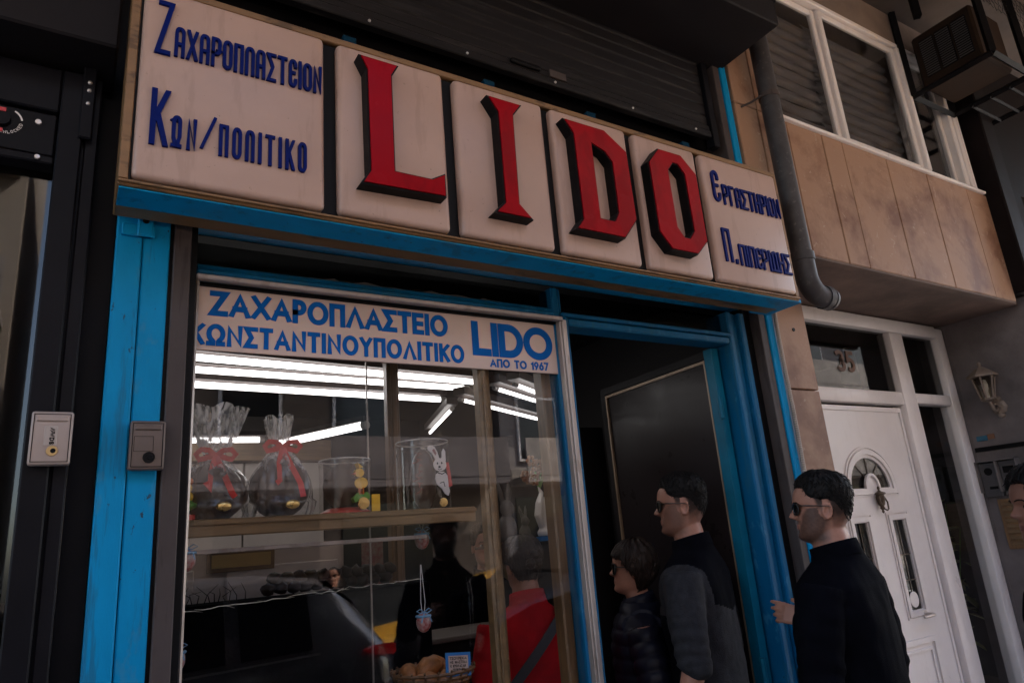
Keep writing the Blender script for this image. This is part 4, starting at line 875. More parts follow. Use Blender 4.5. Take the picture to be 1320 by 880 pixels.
# ------------------------------------------------------------------ sweets in the window
def bag(cx, cy, z, w, h, label, kx, seed, nk=.56, flare=.30):
    t = thing('gift_bag', label, 'gift bag', (cx, cy, z), 0, 'wrapped chocolates on the display shelf')
    rnd = random.Random(seed); neck = h * nk
    b = new(); ball(b, (cx, cy, z + neck * .44), w * .415, w * .325, neck * .45, bumpy=.12, seed=seed); finish(b, 'chocolate_egg', 'choc', t, smooth=True)
    def film(scale, sd):
        bb = bmesh.new(); N, K = 56, 34; rings = []
        for i in range(K):
            u = i / (K - 1); zz = u * h
            if zz < neck:
                q = zz / neck; r = w * .5 * (1 - .15 * (1 - q)) * math.cos(min(1, max(0, (q - .25) / .75)) * PI / 2 * .93) ** .8 if q > .25 else w * .5 * (.88 + .12 * math.sin(q / .25 * PI / 2))
                r = max(r, w * .085)
            else:
                q = (zz - neck) / (h - neck); r = w * (.085 + flare * q ** .75)
            rg = []
            for k in range(N):
                a = 2 * PI * k / N; fold = noise.noise(Vector((math.cos(a) * 4 + sd, math.sin(a) * 4, u * 3))) * .14 + .10 * math.sin(a * 7 + sd + 3 * u) * (1 if zz > neck * .8 else .35) + .05 * math.sin(a * 17 + sd * 3 + 5 * u)
                rr_ = r * scale * (1 + fold); top = (noise.noise(Vector((math.cos(a) * 2, math.sin(a) * 2, sd))) * .06 * h if i == K - 1 else 0)
                rg.append(bb.verts.new((cx + rr_ * math.cos(a) + kx * max(0, zz - neck), cy + rr_ * math.sin(a) * .8, z + zz + top)))
            rings.append(rg)
        for a, c in zip(rings, rings[1:]):
            for k in range(N): bb.faces.new((a[k], a[(k + 1) % N], c[(k + 1) % N], c[k]))
        return bb
    finish(film(1.0, seed * 1.7), 'wrap', 'clearwrap' in MATS and MATS['clearwrap'] or wrap_mat(), t, smooth=True, recalc=False)
    zz = z + neck; rb = w * .10
    b = new(); tube(b, [(cx + rb * math.cos(a * PI / 8), cy + rb * math.sin(a * PI / 8), zz) for a in range(17)], .006, 8, False, flat=1.6)
    def strip(pts, wd):
        vs = []
        for i, p in enumerate(pts):
            p = Vector(p); d = (Vector(pts[min(i + 1, len(pts) - 1)]) - Vector(pts[max(0, i - 1)])).normalized(); s = d.cross(Vector((0, 1, .15))).normalized() * wd / 2
            vs.append((b.verts.new(p + s), b.verts.new(p - s)))
        for a, c in zip(vs, vs[1:]): b.faces.new((a[0], a[1], c[1], c[0]))
    f = cy - rb - .004
    for s in (-1, 1):
        strip([(cx, f, zz), (cx + s * .02, f - .006, zz + .016), (cx + s * .042, f - .008, zz + .018), (cx + s * .055, f - .004, zz + .004), (cx + s * .045, f + .004, zz - .010), (cx + s * .02, f, zz - .004), (cx, f, zz)], .016)
    fz_ = cy - w * .50
    strip([(cx, f, zz), (cx - .015, f - .02, zz - .05), (cx - .03, fz_ - .01, zz - .11), (cx - .042, fz_ - .02, z + h * .30)], .016)
    strip([(cx, f, zz), (cx + .018, f - .02, zz - .05), (cx + .03, fz_ - .012, zz - .12), (cx + .036, fz_ - .022, z + h * .17)], .017)
    finish(b, 'ribbon_bow', 'ribbon', t, smooth=True, recalc=False)
    b = new(); ball(b, (cx + .012, cy - w * .47, z + .035), .022, .006, .014, n=8); finish(b, 'foil_seal', 'seal', t, smooth=True)
def wrap_mat():
    m = glass('clearwrap', (.95, .95, .95), .045, .18); nt = m.node_tree
    mixes = [n for n in nt.nodes if n.type == 'MIX_SHADER'][0]; out = nt.nodes['Material Output']
    df = nt.nodes.new('ShaderNodeBsdfTranslucent'); df.inputs[0].default_value = (.95, .93, .91, 1)
    d2 = nt.nodes.new('ShaderNodeBsdfDiffuse'); d2.inputs[0].default_value = (.95, .93, .91, 1)
    m3 = nt.nodes.new('ShaderNodeMixShader'); m3.inputs[0].default_value = .5; nt.links.new(df.outputs[0], m3.inputs[1]); nt.links.new(d2.outputs[0], m3.inputs[2])
    m2 = nt.nodes.new('ShaderNodeMixShader'); 
    tc = nt.nodes.new('ShaderNodeTexCoord'); nz = nt.nodes.new('ShaderNodeTexNoise'); nz.inputs['Scale'].default_value = 26; nz.inputs['Detail'].default_value = 4; nz.inputs['Distortion'].default_value = 1.5
    mp = nt.nodes.new('ShaderNodeMapping'); mp.inputs['Scale'].default_value = (1.6, 1.6, .45); nt.links.new(tc.outputs['Object'], mp.inputs[0]); nt.links.new(mp.outputs[0], nz.inputs['Vector'])
    r = nt.nodes.new('ShaderNodeMapRange'); r.inputs[1].default_value = .45; r.inputs[2].default_value = .75; r.inputs[3].default_value = .10; r.inputs[4].default_value = .70; nt.links.new(nz.outputs[0], r.inputs[0])
    sx = nt.nodes.new('ShaderNodeSeparateXYZ'); nt.links.new(tc.outputs['Object'], sx.inputs[0]); zr = nt.nodes.new('ShaderNodeMapRange'); zr.inputs[1].default_value = .12; zr.inputs[2].default_value = .205; zr.inputs[3].default_value = .28; zr.inputs[4].default_value = 2.3; nt.links.new(sx.outputs[2], zr.inputs[0])
    ml = nt.nodes.new('ShaderNodeMath'); ml.operation = 'MULTIPLY'; nt.links.new(r.outputs[0], ml.inputs[0]); nt.links.new(zr.outputs[0], ml.inputs[1])
    nt.links.new(ml.outputs[0], m2.inputs[0]); nt.links.new(mixes.outputs[0], m2.inputs[1]); nt.links.new(m3.outputs[0], m2.inputs[2]); nt.links.new(m2.outputs[0], out.inputs[0])
    return m
bag(.372, .26, 1.731, .235, .335, 'clear gift bag with a red bow and wide open top, leftmost on the display shelf', 0.0, 1)
bag(.568, .27, 1.731, .215, .315, 'rounder clear gift bag with a red bow and narrow top, beside the boxed egg', -.08, 2, .68, .13)
def cyl_box(cx, cy, z, r, h, label, kind):
    t = thing('egg_box', label, 'gift box', (cx, cy, z), 0, 'clear round boxes on the display shelf')
    b = new(); lathe(b, [(r, .004), (r, h)], (cx, cy, z), 40); lathe(b, [(r + .002, h - .02), (r + .002, h + .001), (0, h + .002)], (cx, cy, z), 40); finish(b, 'acetate_tube', 'clear', t, smooth=40, recalc=False)
    b = new(); lathe(b, [(r, h - .002), (r + .0015, h), (r, h + .002)], (cx, cy, z), 40); lathe(b, [(r, 0), (r + .0015, .002), (r, .004)], (cx, cy, z), 40); finish(b, 'rim', 'white', t)
    if kind == 'chick':
        b = new(); lathe(b, [(0, 0), (r * .98, 0), (r * .98, .010), (r * .7, .022), (0, .022)], (cx, cy, z), 32); finish(b, 'red_base', 'ribbon', t, smooth=40)
        b = new(); ball(b, (cx, cy, z + .02 + h * .42), r * .86, r * .86, h * .44); eg = finish(b, 'chocolate_egg', 'choc', t, smooth=True)
        f = cy - r * .84; q = front(f)
        def blob(lp, m, nm, d=.008): bb = new(); plate(bb, [lp], q, -.02, d); finish(bb, nm, m, eg)
        X = cx + .028; Z = z + h * .30
        blob([(X - .028, Z - .005), (X - .012, Z + .012), (X + .004, Z + .005), (X + .018, Z + .014), (X + .03, Z), (X + .022, Z - .014), (X, Z - .010), (X - .02, Z - .018)], 'green', 'grass_tuft')
        blob(arc(X, Z + .042, .022, .018, 0, 340, 14), 'yellow', 'chick_body'); blob(arc(X - .006, Z + .074, .015, .014, 0, 340, 14), 'yellow', 'chick_head', .010)
        blob([(X - .020, Z + .076), (X - .028, Z + .071), (X - .018, Z + .068)], 'orange', 'beak', .011); blob([(X - .006, Z + .088), (X - .012, Z + .106), (X + .006, Z + .092)], 'yellow', 'crest', .0105)
        for e in (-.006, .006): blob([(X + e - .002, Z + .006), (X + e + .002, Z + .006), (X + e + .002, Z + .028), (X + e - .002, Z + .028)], 'orange', 'leg', .0085)
        b = new(); box(b, cx + .055, cx + .082, cy - r - .012, cy - r - .008, z + .004, z + .056); finish(b, 'yellow_tag', 'yellow', t)
        b = new(); lathe(b, [(0, -.004), (.018, -.003), (.019, .003)], (cx + .03, cy - r - .006, z + .03), 20, 0, 'Y'); finish(b, 'foil_seal', 'seal', t)
    else:
        f = cy - r * .55; q = front(f)
        b = new(); ball(b, (cx, cy, z + h * .46), r * .50, r * .46, h * .45); eg = finish(b, 'chocolate_egg', mat('milk_chocolate', (.06, .03, .02), .35), t, smooth=True)
        def blob(lp, m, nm, d=.0): bb = new(); plate(bb, [lp], front(cy - r - .002), -.004, .001 + d); finish(bb, nm, m, t)
        X = cx + .022; Z = z + .055; S = 1.0
        blob([(X - .018, Z + .06), (X - .022, Z + .045), (X - .015, Z + .025), (X + .002, Z + .012), (X + .012, Z - .005), (X + .024, Z - .012), (X + .030, Z + .002), (X + .026, Z + .022), (X + .024, Z + .055), (X + .012, Z + .068), (X - .006, Z + .068)], 'white', 'rabbit_body')
        blob(arc(X - .002, Z + .092, .024, .022, 0, 345, 18), 'white', 'rabbit_head', .0006)
        blob([(X - .016, Z + .108), (X - .030, Z + .132), (X - .042, Z + .140), (X - .046, Z + .150), (X - .036, Z + .158), (X - .020, Z + .152), (X - .010, Z + .135), (X - .004, Z + .112)], 'white', 'rabbit_ear', .0003)
        blob([(X + .006, Z + .110), (X + .008, Z + .135), (X + .014, Z + .146), (X + .020, Z + .136), (X + .020, Z + .104)], 'white', 'rabbit_ear', .0003)
        blob([(X - .030, Z + .140), (X - .022, Z + .146), (X - .014, Z + .130), (X - .018, Z + .122)], mat('dusty_pink', (.30, .13, .12), .5), 'inner_ear', .001)
        blob([(X + .026, Z + .016), (X + .040, Z + .020), (X + .036, Z + .06), (X + .030, Z + .10), (X + .020, Z + .098), (X + .026, Z + .055)], 'ribbon', 'red_scarf', .0008)
        blob(arc(X - .012, Z + .096, .003, .004, 0, 340, 8), 'black', 'eye', .001); blob(arc(X + .004, Z + .097, .003, .004, 0, 340, 8), 'black', 'eye', .001); blob(arc(X - .005, Z + .084, .005, .004, 0, 340, 8), 'black', 'nose', .001)
        bb = new(); ribbon(bb, [(X - .012, Z + .078), (X - .005, Z + .074), (X + .004, Z + .078)], .002, front(cy - r - .002), 0, .0022); ribbon(bb, [(X - .012, Z + .064), (X + .004, Z + .060), (X + .016, Z + .066)], .003, front(cy - r - .002), 0, .0022); ribbon(bb, [(X - .006, Z + .03), (X + .008, Z + .034), (X + .012, Z + .018)], .0022, front(cy - r - .002), 0, .0022); finish(bb, 'drawn_line', 'black', t)
        bb = new()
        for k in range(7):   # handwritten greeting, an unreadable red scrawl
            z0 = z + .055 + k * .020
            ribbon(bb, [(cx - .058 + .012 * math.sin(k * 2.1), z0), (cx - .044, z0 + .008), (cx - .050 + .010 * math.cos(k * 1.7), z0 + .017), (cx - .034, z0 + .012)], .002, front(cy - r * .72), 0, .001)
        finish(bb, 'scrawl', mat('rust_red', (.28, .06, .05), .5), t)
        b = new(); lathe(b, [(0, -.003), (.014, -.002), (.015, .002)], (cx + .028, cy - r, z + .022), 18, 0, 'Y'); finish(b, 'foil_seal', 'seal', t)
cyl_box(.775, .27, 1.731, .082, .175, 'clear round box holding a dark chocolate egg with a yellow chick, middle of the shelf', 'chick')
cyl_box(1.055, .27, 1.731, .092, .235, 'taller clear round box with a white rabbit drawn on it, right end of the shelf', 'rabbit')
t = thing('chick_egg', 'small egg with a yellow chick on green grass at the left end of the shelf', 'sweet', (.288, .20, 1.731))
b = new(); lathe(b, [(0, 0), (.03, 0), (.03, .018), (0, .018)], (.288, .20, 1.731), 20); finish(b, 'red_base', 'ribbon', t)
b = new(); ball(b, (.288, .20, 1.775), .032, .03, .016, bumpy=.3); finish(b, 'grass_tuft', 'green', t, smooth=True)
b = new(); ball(b, (.288, .195, 1.798), .022, .02, .020); ball(b, (.292, .19, 1.822), .014, .014, .014); finish(b, 'chick', 'yellow', t, smooth=True)
b = new(); ball(b, (.300, .20, 1.842), .010, .009, .012); finish(b, 'orange_crest', 'orange', t, smooth=True)

EGGM = mat('painted_egg', (.55, .48, .45), .3, vscale=45, bump=.05, c2=(.35, .02, .02))
def hang_egg(x, y, z, label, ztop):
    t = thing('hanging_egg', label, 'ornament', (x, y, z), 0, 'painted eggs hanging in the window')
    b = new(); ball(b, (x, y, z), .0235, .0235, .031); finish(b, 'egg', EGGM, t, smooth=True)
    b = new(); tube(b, [(x - .004, y, z + .03), (x - .007, y, z + .06), (x - .003, y, ztop)], .0012, 5); tube(b, [(x + .004, y, z + .03), (x + .008, y, z + .06), (x - .001, y, ztop)], .0012, 5); finish(b, 'string', 'white', t)
    b = new()
    for s in (-1, 1):
        tube(b, [(x, y - .005, z + .030), (x + s * .015, y - .010, z + .040), (x + s * .026, y - .008, z + .034), (x + s * .012, y - .008, z + .027), (x, y - .005, z + .030)], .003, 6, flat=.5)
        tube(b, [(x, y - .01, z + .030), (x + s * .012, y - .022, z + .018), (x + s * .018, y - .024, z + .0)], .0025, 6, flat=.5)
    tube(b, [(x + .022 * math.cos(a * PI / 8), y + .022 * math.sin(a * PI / 8), z + .018) for a in range(17)], .004, 6, False)
    finish(b, 'blue_bow', mat('pale_blue_ribbon', (.16, .36, .55), .5), t)
hang_egg(1.012, .21, 1.638, 'painted egg with a pale blue bow hanging below the rabbit box', 1.715)
hang_egg(1.006, .21, 1.385, 'painted egg with a pale blue bow hanging above the bread basket', 1.56)
hang_egg(.292, .14, 1.628, 'painted egg with a blue bow hanging below the left end of the shelf', 1.70)
hang_egg(.274, .12, 1.385, 'painted egg half hidden by the window edge, lowest on the left', 1.56)
# bread basket with a price card
t = thing('bread_basket', 'round wicker basket in the window beside the wooden post', 'basket', (1.05, .25, 1.14))
b = new(); N = 40
for r_ in range(7):
    zz = 1.145 + r_ * .015; rr_ = .085 + r_ * .0075
    tube(b, [(1.05 + (rr_ + .003 * (-1) ** (k + r_)) * math.cos(2 * PI * k / N), .25 + (rr_ + .003 * (-1) ** (k + r_)) * math.sin(2 * PI * k / N), zz) for k in range(N + 1)], .0055, 6, False)
for k in range(20):
    a = 2 * PI * k / 20; tube(b, [(1.05 + .08 * math.cos(a), .25 + .08 * math.sin(a), 1.14), (1.05 + .135 * math.cos(a), .25 + .135 * math.sin(a), 1.245)], .004, 5)
finish(b, 'woven_side', 'wicker', t); b = new(); lathe(b, [(0, 1.14), (.085, 1.142), (.085, 1.15), (0, 1.15)], (1.05, .25, 0), 24); finish(b, 'floor', 'wicker', t)
LO = [(-.05, -.05, .05, 20, 'curved brown roll at the left front of the bread basket'), (.03, -.065, .052, -25, 'brown roll at the front of the bread basket under the card'), (-.01, .0, .085, 35, 'plump roll on top of the bread basket, left of the card'), (.07, .0, .07, -50, 'roll at the right rim of the bread basket'), (-.07, .03, .07, 80, 'roll at the far left rim of the bread basket'), (.02, .06, .08, 10, 'roll at the back of the bread basket')]
for dx, dy, dz, an, lab in LO:
    b = new(); c = Vector((1.05 + dx, .25 + dy, 1.16 + dz)); a = R_(an); d = Vector((math.cos(a), math.sin(a) * .7, .1)); pp = []
    rs = []
    for k in range(9):
        u = k / 8 - .5; pp.append(c + d * (u * .12) + Vector((0, 0, -.03 * u * u * 4 * .5))); rs.append(.030 * math.sqrt(max(.02, 1 - (2 * u) ** 2 * .97)) * (1 + .08 * math.sin(k * 2.7)))
    tube(b, pp, rs, 14); solo(b, 'bread_roll', 'bread', lab, 'bread', 'rolls in the bread basket', smooth=True)
t = thing('price_card', 'small blue-edged card with handwritten lines standing in the bread basket', 'card', (1.09, .15, 1.22), R_(-6))
b = new(); box(b, -.042, .042, -.001, .001, 0, .068); finish(b, 'blue_border', 'card', t, local=True)
b = new(); box(b, -.033, .033, -.0022, -.0012, .009, .059); finish(b, 'paper', 'banner', t, local=True)
b = new(); tq = front(-.0022)
for k, (s_, x0, x1) in enumerate((('ΤΣΟΥΡΕΚΙΑ', -.029, .028), ('ΜΕ ΜΑΣΤΙΧΑ', -.028, .029), ('Κ ΚΡΟΥΑΣΑΝ', -.027, .024), ('ΤΣΟΚΟΛΑΤΑ', -.020, .026))): text(b, s_, x0, x1, .047 - k * .011, .055 - k * .011, .0012, tq, -.0003, .0003, GEO, .3)
finish(b, 'handwriting', 'black', t, local=True)
t.rotation_euler = (R_(-12), R_(5), R_(-6))
# lower ledge: dark sweets in foil
t = thing('lower_ledge', 'dark cloth-covered lower ledge of the window display', 'shelf', (.65, .42, 1.1))
b = new(); box(b, .1, 1.19, .10, .75, 1.08, 1.135, .01); finish(b, 'board', 'cloth_black', t)
b = new()
for k in range(28):
    x = .3 + k * .027
    ball(b, (x, .60 + .05 * noise.noise(Vector((k, 0, 0))), 1.50 + .03 * noise.noise(Vector((k * .6, 5, 0))) + .0016 * k), .03, .04, .028, n=8, bumpy=.4, seed=k)
tagged = None
CHO = b; CHO.free()
for k in range(22):
    b = new(); x = .62 + (k % 11) * .042 + .02 * (k // 11); z0 = 1.50 + (k // 11) * .030
    ball(b, (x, .62 + .04 * noise.noise(Vector((k, 0, 0))), z0 + .02), .026, .03, .022, n=8, bumpy=.5, seed=k)
    solo(b, 'chocolate_lump', 'choc', 'dark chocolate lump in the heap on the dark upper ledge behind the bread basket', 'sweet', 'chocolate lumps heaped on the ledge', smooth=True)
b = new(); box(b, .12, 1.19, .54, .74, 1.137, 1.492, .006); solo(b, 'dark_ledge', 'cloth_black', 'dark cloth-covered step carrying the heap of chocolate lumps', 'ledge')
b = new()
for k in range(9):
    x = .28 + k * .095; p = [Vector((x + .024 * j, .535 - .004 * (j % 2), 1.478 + .010 * noise.noise(Vector((k * 3.1, j * .9, 0))) + .03 * k / 9)) for j in range(6)]
    tube(b, p, [.001, .003, .0045, .003, .004, .001], 5, flat=.35)
solo(b, 'foil_garland', 'steel', 'crinkled silver foil garland along the front of the dark step', 'garland')
b = new()
for k in range(14):
    x = .30 + k * .018 + random.uniform(-.01, .01); tube(b, [(x, .6, 1.492), (x + random.uniform(-.015, .015), .6, 1.51 + random.uniform(0, .02)), (x + random.uniform(-.03, .03), .6, 1.525 + random.uniform(0, .03))], [.002, .0015, .0006], 5)
solo(b, 'dry_twigs', 'black', 'thin dry twigs standing on the dark step at the left', 'twigs')

# ------------------------------------------------------------------ people
HZ = [0.00, 0.05, 0.12, 0.20, 0.27, 0.33, 0.42, 0.50, 0.58, 0.68, 0.78, 0.88, 0.95, 0.985, 1.0]
HF = [0.26, 0.345, 0.375, 0.372, 0.372, 0.368, 0.375, 0.372, 0.395, 0.392, 0.355, 0.255, 0.13, 0.04, -0.04]
HB = [0.02, -0.10, -0.20, -0.26, -0.31, -0.35, -0.39, -0.42, -0.435, -0.435, -0.41, -0.335, -0.225, -0.13, -0.06]
HW = [0.13, 0.195, 0.245, 0.272, 0.285, 0.295, 0.305, 0.315, 0.322, 0.328, 0.318, 0.268, 0.185, 0.10, 0.02]
def cr(xs, ys, x):
    x = min(max(x, xs[0]), xs[-1]); i = 0
    while i < len(xs) - 2 and x > xs[i + 1]: i += 1
    h = xs[i + 1] - xs[i]; t = (x - xs[i]) / h
    m = lambda j: (ys[min(j + 1, len(ys) - 1)] - ys[max(j - 1, 0)]) / (xs[min(j + 1, len(xs) - 1)] - xs[max(j - 1, 0)])
    a, b_ = m(i) * h, m(i + 1) * h
    return (2 * t ** 3 - 3 * t ** 2 + 1) * ys[i] + (t ** 3 - 2 * t ** 2 + t) * a + (-2 * t ** 3 + 3 * t ** 2) * ys[i + 1] + (t ** 3 - t ** 2) * b_
def gs(x, s): return math.exp(-(x / s) ** 2)
def head_pt(phi, z, fem=0.0, off=0.0):
    """phi 0 = front; returns (x, f, z) in head heights"""
    f, bk, w = cr(HZ, HF, z), cr(HZ, HB, z), cr(HZ, HW, z)
    w *= 1 - .05 * fem; e = 0.9
    c, s = math.cos(phi), math.sin(phi)
    sx = math.copysign(abs(s) ** e, s); cx = math.copysign(abs(c) ** (e if c < 0 else 0.82), c)
    mid = 0.0
    x = w * sx; y = (mid + (f - mid) * cx) if c > 0 else (mid + (mid - bk) * cx)
    if c > 0:
        # nose
        zn = z
        if .335 < zn < .56:
            if zn > .385: a = ((.56 - zn) / .175); nose = .125 * a ** .85
            else: nose = .125 * max(0, (zn - .335) / .05) ** .7
            ww = .035 + .03 * max(0, 1 - abs(zn - .385) / .06)
            y += nose * gs(x, ww) * (1 - .12 * fem)
        y -= .040 * (gs(x - .13, .075) + gs(x + .13, .075)) * gs(z - .50, .045)
        y += .022 * gs(x, .2) * gs(z - .575, .030) * (1 - .7 * fem)
        y += .020 * gs(x, .10) * (gs(z - .262, .018) + gs(z - .218, .020)) - .014 * gs(x, .10) * gs(z - .24, .008) - .012 * gs(x, .09) * gs(z - .175, .02)
        y += .022 * gs(x, .09) * gs(z - .085, .05)
        y += .012 * (gs(x - .19, .08) + gs(x + .19, .08)) * gs(z - .42, .06)
    if off:
        r = math.hypot(x, y) or 1; x += x / r * off; y += y / r * off; z += off * max(0, (z - .72) / .28) * 1.0
    return x, y, z
def v3(a): return Vector(a)
def person(label, loc, face, H, arms, top, trousers='jeans', hair='short', hairm='hair', glasses=False, skin='skin', fem=0.0, beard=0.0, head_yaw=0.0, head_tilt=0.0, group=None, build=1.0, extras=None, hand_pose=0.5, eyes=False):
    t = thing('person', label, 'person', loc, math.atan2(face[0], -face[1]), group)
    hh = .134 * H; hz0 = H - hh * 1.005; hy = -.012     # local front is -Y
    cyw, syw = math.cos(head_yaw), math.sin(head_yaw); ct, st = math.cos(head_tilt), math.sin(head_tilt)
    def hl(x, f, z):   # head space to person space
        x, f, z = x * hh, f * hh, (z - .12) * hh
        f, z = f * ct + z * st, z * ct - f * st
        x, f = x * cyw + f * syw, f * cyw - x * syw
        return Vector((x, hy - f, hz0 + .12 * hh + z))
    bm = new()
    # head grid
    NP, NZ = 72, 64; rings = []
    for i in range(NZ):
        z = i / (NZ - 1) * .998
        rings.append([bm.verts.new(hl(*head_pt(2 * PI * k / NP, z, fem))) for k in range(NP)])
    for a, c in zip(rings, rings[1:]):
        for k in range(NP): bm.faces.new((a[k], a[(k + 1) % NP], c[(k + 1) % NP], c[k]))
    bm.faces.new(rings[0]); bm.faces.new(rings[-1])
    for s in (-1, 1):   # ears
        e = bmesh.new(); bmesh.ops.create_icosphere(e, subdivisions=3, radius=1)
        for v in e.verts:
            p = v.co.copy(); r = math.hypot(p.y, p.z)
            xx = s * (.318 + p.x * .028 + .022 * (r ** 2) * (1 if p.y > -.2 else .4) - (.03 if (p.x * s > 0 and r < .62) else 0))
            v.co = hl(xx, -.035 - p.y * .072 - p.z * .012, .445 + p.z * .125)
        merge(bm, e)
    W = build * H / 1.78
    neck0 = .835 * H
    tor = [(.46, .165, .115, 0), (.52, .172, .122, 0), (.60, .152, .110, 0), (.68, .165, .118, -.004), (.745, .182, .120, -.004), (.785, .180, .108, 0), (.812, .135, .086, .004), (.835, .075, .064, .008), (.858, .060, .060, .004), (.885, .056, .060, -.006), (.905, .05, .055, -.01)]
    def loft(bb, prof, n=40, ex=2.4, cap=True):
        rg = []
        for zf, w, d, yo in prof:
            r = []
            for k in range(n):
                a = 2 * PI * k / n; c, s = math.cos(a), math.sin(a)
                r.append(bb.verts.new((w * math.copysign(abs(s) ** (2 / ex), s), yo + d * math.copysign(abs(c) ** (2 / ex), c), zf)))
            rg.append(r)
        for a, c in zip(rg, rg[1:]):
            for k in range(n): bb.faces.new((a[k], a[(k + 1) % n], c[(k + 1) % n], c[k]))
        if cap: bb.faces.new(rg[0]); bb.faces.new(rg[-1])
    loft(bm, [(zf * H, w * W * (1 - .1 * fem if zf > .6 else 1), d * W, yo) for zf, w, d, yo in tor])
    sh = lambda s: Vector((s * (.182 - .018 * fem) * W, .004, .785 * H))
    def limb(bb, pts, rs, n=18, sub=5):
        P, Rr = [], []
        for (p, q), (r0, r1) in zip(zip(pts, pts[1:]), zip(rs, rs[1:])):
            for i in range(sub): P.append(Vector(p).lerp(Vector(q), i / sub)); Rr.append(r0 + (r1 - r0) * i / sub)
        P.append(Vector(pts[-1])); Rr.append(rs[-1])
        for _ in range(2): P = [P[0]] + [(P[i - 1] + P[i] * 2 + P[i + 1]) / 4 for i in range(1, len(P) - 1)] + [P[-1]]
        tube(bb, P, Rr, n)
    joints = {}
    for s, (el, wr, hd) in arms.items():
        S, E, Wp = sh(s), Vector(el), Vector(wr); joints[s] = (S, E, Wp)
        limb(bm, [S, S.lerp(E, .5), E, E.lerp(Wp, .35), Wp], [.056 * W, .049 * W, .041 * W, .041 * W, .027 * W])
        d = Vector(hd[0]).normalized(); pn = Vector(hd[1]); pn = (pn - d * pn.dot(d)).normalized(); sd = d.cross(pn); k = H / 1.78 * (1 - .1 * fem)
        if hd[2] < 0: sd = -sd     # side of the thumb
        curl = hd[3] if len(hd) > 3 else .4
        palm = [Wp - d * .01, Wp + d * .03 * k, Wp + d * .06 * k, Wp + d * .088 * k]
        for off in (-.026, -.009, .009, .026): tube(bm, [p + sd * off * k * (.55 + .45 * i / 3) for i, p in enumerate(palm)], [.014 * k, .0145 * k, .013 * k, .011 * k], 8)
        for off, ln in ((-.030, .062), (-.010, .076), (.010, .082), (.030, .074)):
            p = Wp + d * .086 * k + sd * off * k; dd = (d + sd * off * 1.6).normalized(); P = [Wp + d * .05 * k + sd * off * .9 * k, p]
            for j, fr_ in enumerate((.42, .33, .25)):
                c_ = curl * (1.0 + .12 * (-off / .009)) * (.55 if j == 0 else .8)
                dd = (Matrix.Rotation(-c_ if True else c_, 3, sd) @ dd) if (Matrix.Rotation(-c_, 3, sd) @ d).dot(pn) > 0 else (Matrix.Rotation(c_, 3, sd) @ dd)
                p = p + dd * ln * k * fr_; P.append(p)
            tube(bm, P, [.0085 * k, .0084 * k, .0079 * k, .0074 * k, .0058 * k], 8)
        tb = Wp + d * .022 * k + sd * .024 * k
        tube(bm, [Wp + d * .01 * k, tb, tb + (d * .6 + sd * .7 + pn * .25).normalized() * .035 * k, tb + (d * .6 + sd * .7 + pn * .25).normalized() * .035 * k + (d * .9 + sd * .2 + pn * .3).normalized() * .032 * k], [.014 * k, .014 * k, .0105 * k, .008 * k], 8)
    for s in (-1, 1):
        limb(bm, [(s * .085 * W, 0, .50 * H), (s * .092 * W, -.005, .27 * H), (s * .095 * W, .012, .045 * H)], [.088 * W, .060 * W, .040 * W])
        tube(bm, [(s * .095 * W, .05, .035), (s * .097 * W, 0, .045), (s * .10 * W, -.10, .03), (s * .105 * W, -.17, .022)], [.03, .036, .036, .02], 12)
    b2 = remesh(bm, .0042, 2)
    sm_ = lambda a, b, x: max(0.0, min(1.0, (x - a) / (b - a)))
    bd, lpv = [], []
    for v in b2.verts:
        c = v.co; dx, dy, dz = c.x, hy - c.y, c.z - hz0 - .12 * hh
        dx, dy = dx * cyw - dy * syw, dy * cyw + dx * syw; dy, dz = dy * ct - dz * st, dz * ct + dy * st
        x, ff, z = dx / hh, dy / hh, dz / hh + .12
        w = 0.0
        if beard and z < .5 and z > -.12 and ff > -.16:
            tb_ = .215 + .34 * sm_(.10, .29, abs(x))
            w = 1 - sm_(tb_ - .035, tb_ + .035, z)
            w = w * sm_(-.06, .07, ff + .12 * sm_(.2, .45, z)) * sm_(-.06, .05, z + .12 * (ff - .1))
            w = max(w, .8 * (1 - sm_(.325, .345, z)) * sm_(.262, .28, z) * (1 - sm_(.13, .17, abs(x))) * (ff > .2))
            if abs(x) < .11 and .205 < z < .275: w *= .25
            if abs(x) > .30 and z > .30 and -.16 < ff < .09: w = 0
            w *= beard * (.95 + .12 * noise.noise(c * 130))
        if hair == 'short' and z > .10:
            sc = sm_(.14, .42, z + .05 * noise.noise(c * 70)) * (1 - sm_(-.10, -.04, ff)) if z < .62 else (1 if ff < .12 else 0)
            if .44 < z < .70 and .02 < ff < .15 and abs(x) > .24: sc = max(sc, sm_(.42, .56, z) * (1 - sm_(.07, .11, ff - .25 * max(0, z - .5))))
            w = max(w, .93 * sc) if not (abs(x) > .325 and z < .56 and -.14 < ff < .06) else w
        l = sm_(.0, .03, .10 - abs(x) - abs(z - .24) * 1.1) * (1 if .205 < z < .277 and ff > .25 else 0)
        bd.append(max(0, min(1, w))); lpv.append(l * (.85 if fem else .55))
    body = finish(b2, 'body', skin, t, local=True, smooth=True)
    for nm_, vals in (('beard', bd), ('lip', lpv)):
        at_ = body.data.attributes.new(nm_, 'FLOAT', 'POINT'); at_.data.foreach_set('value', vals)
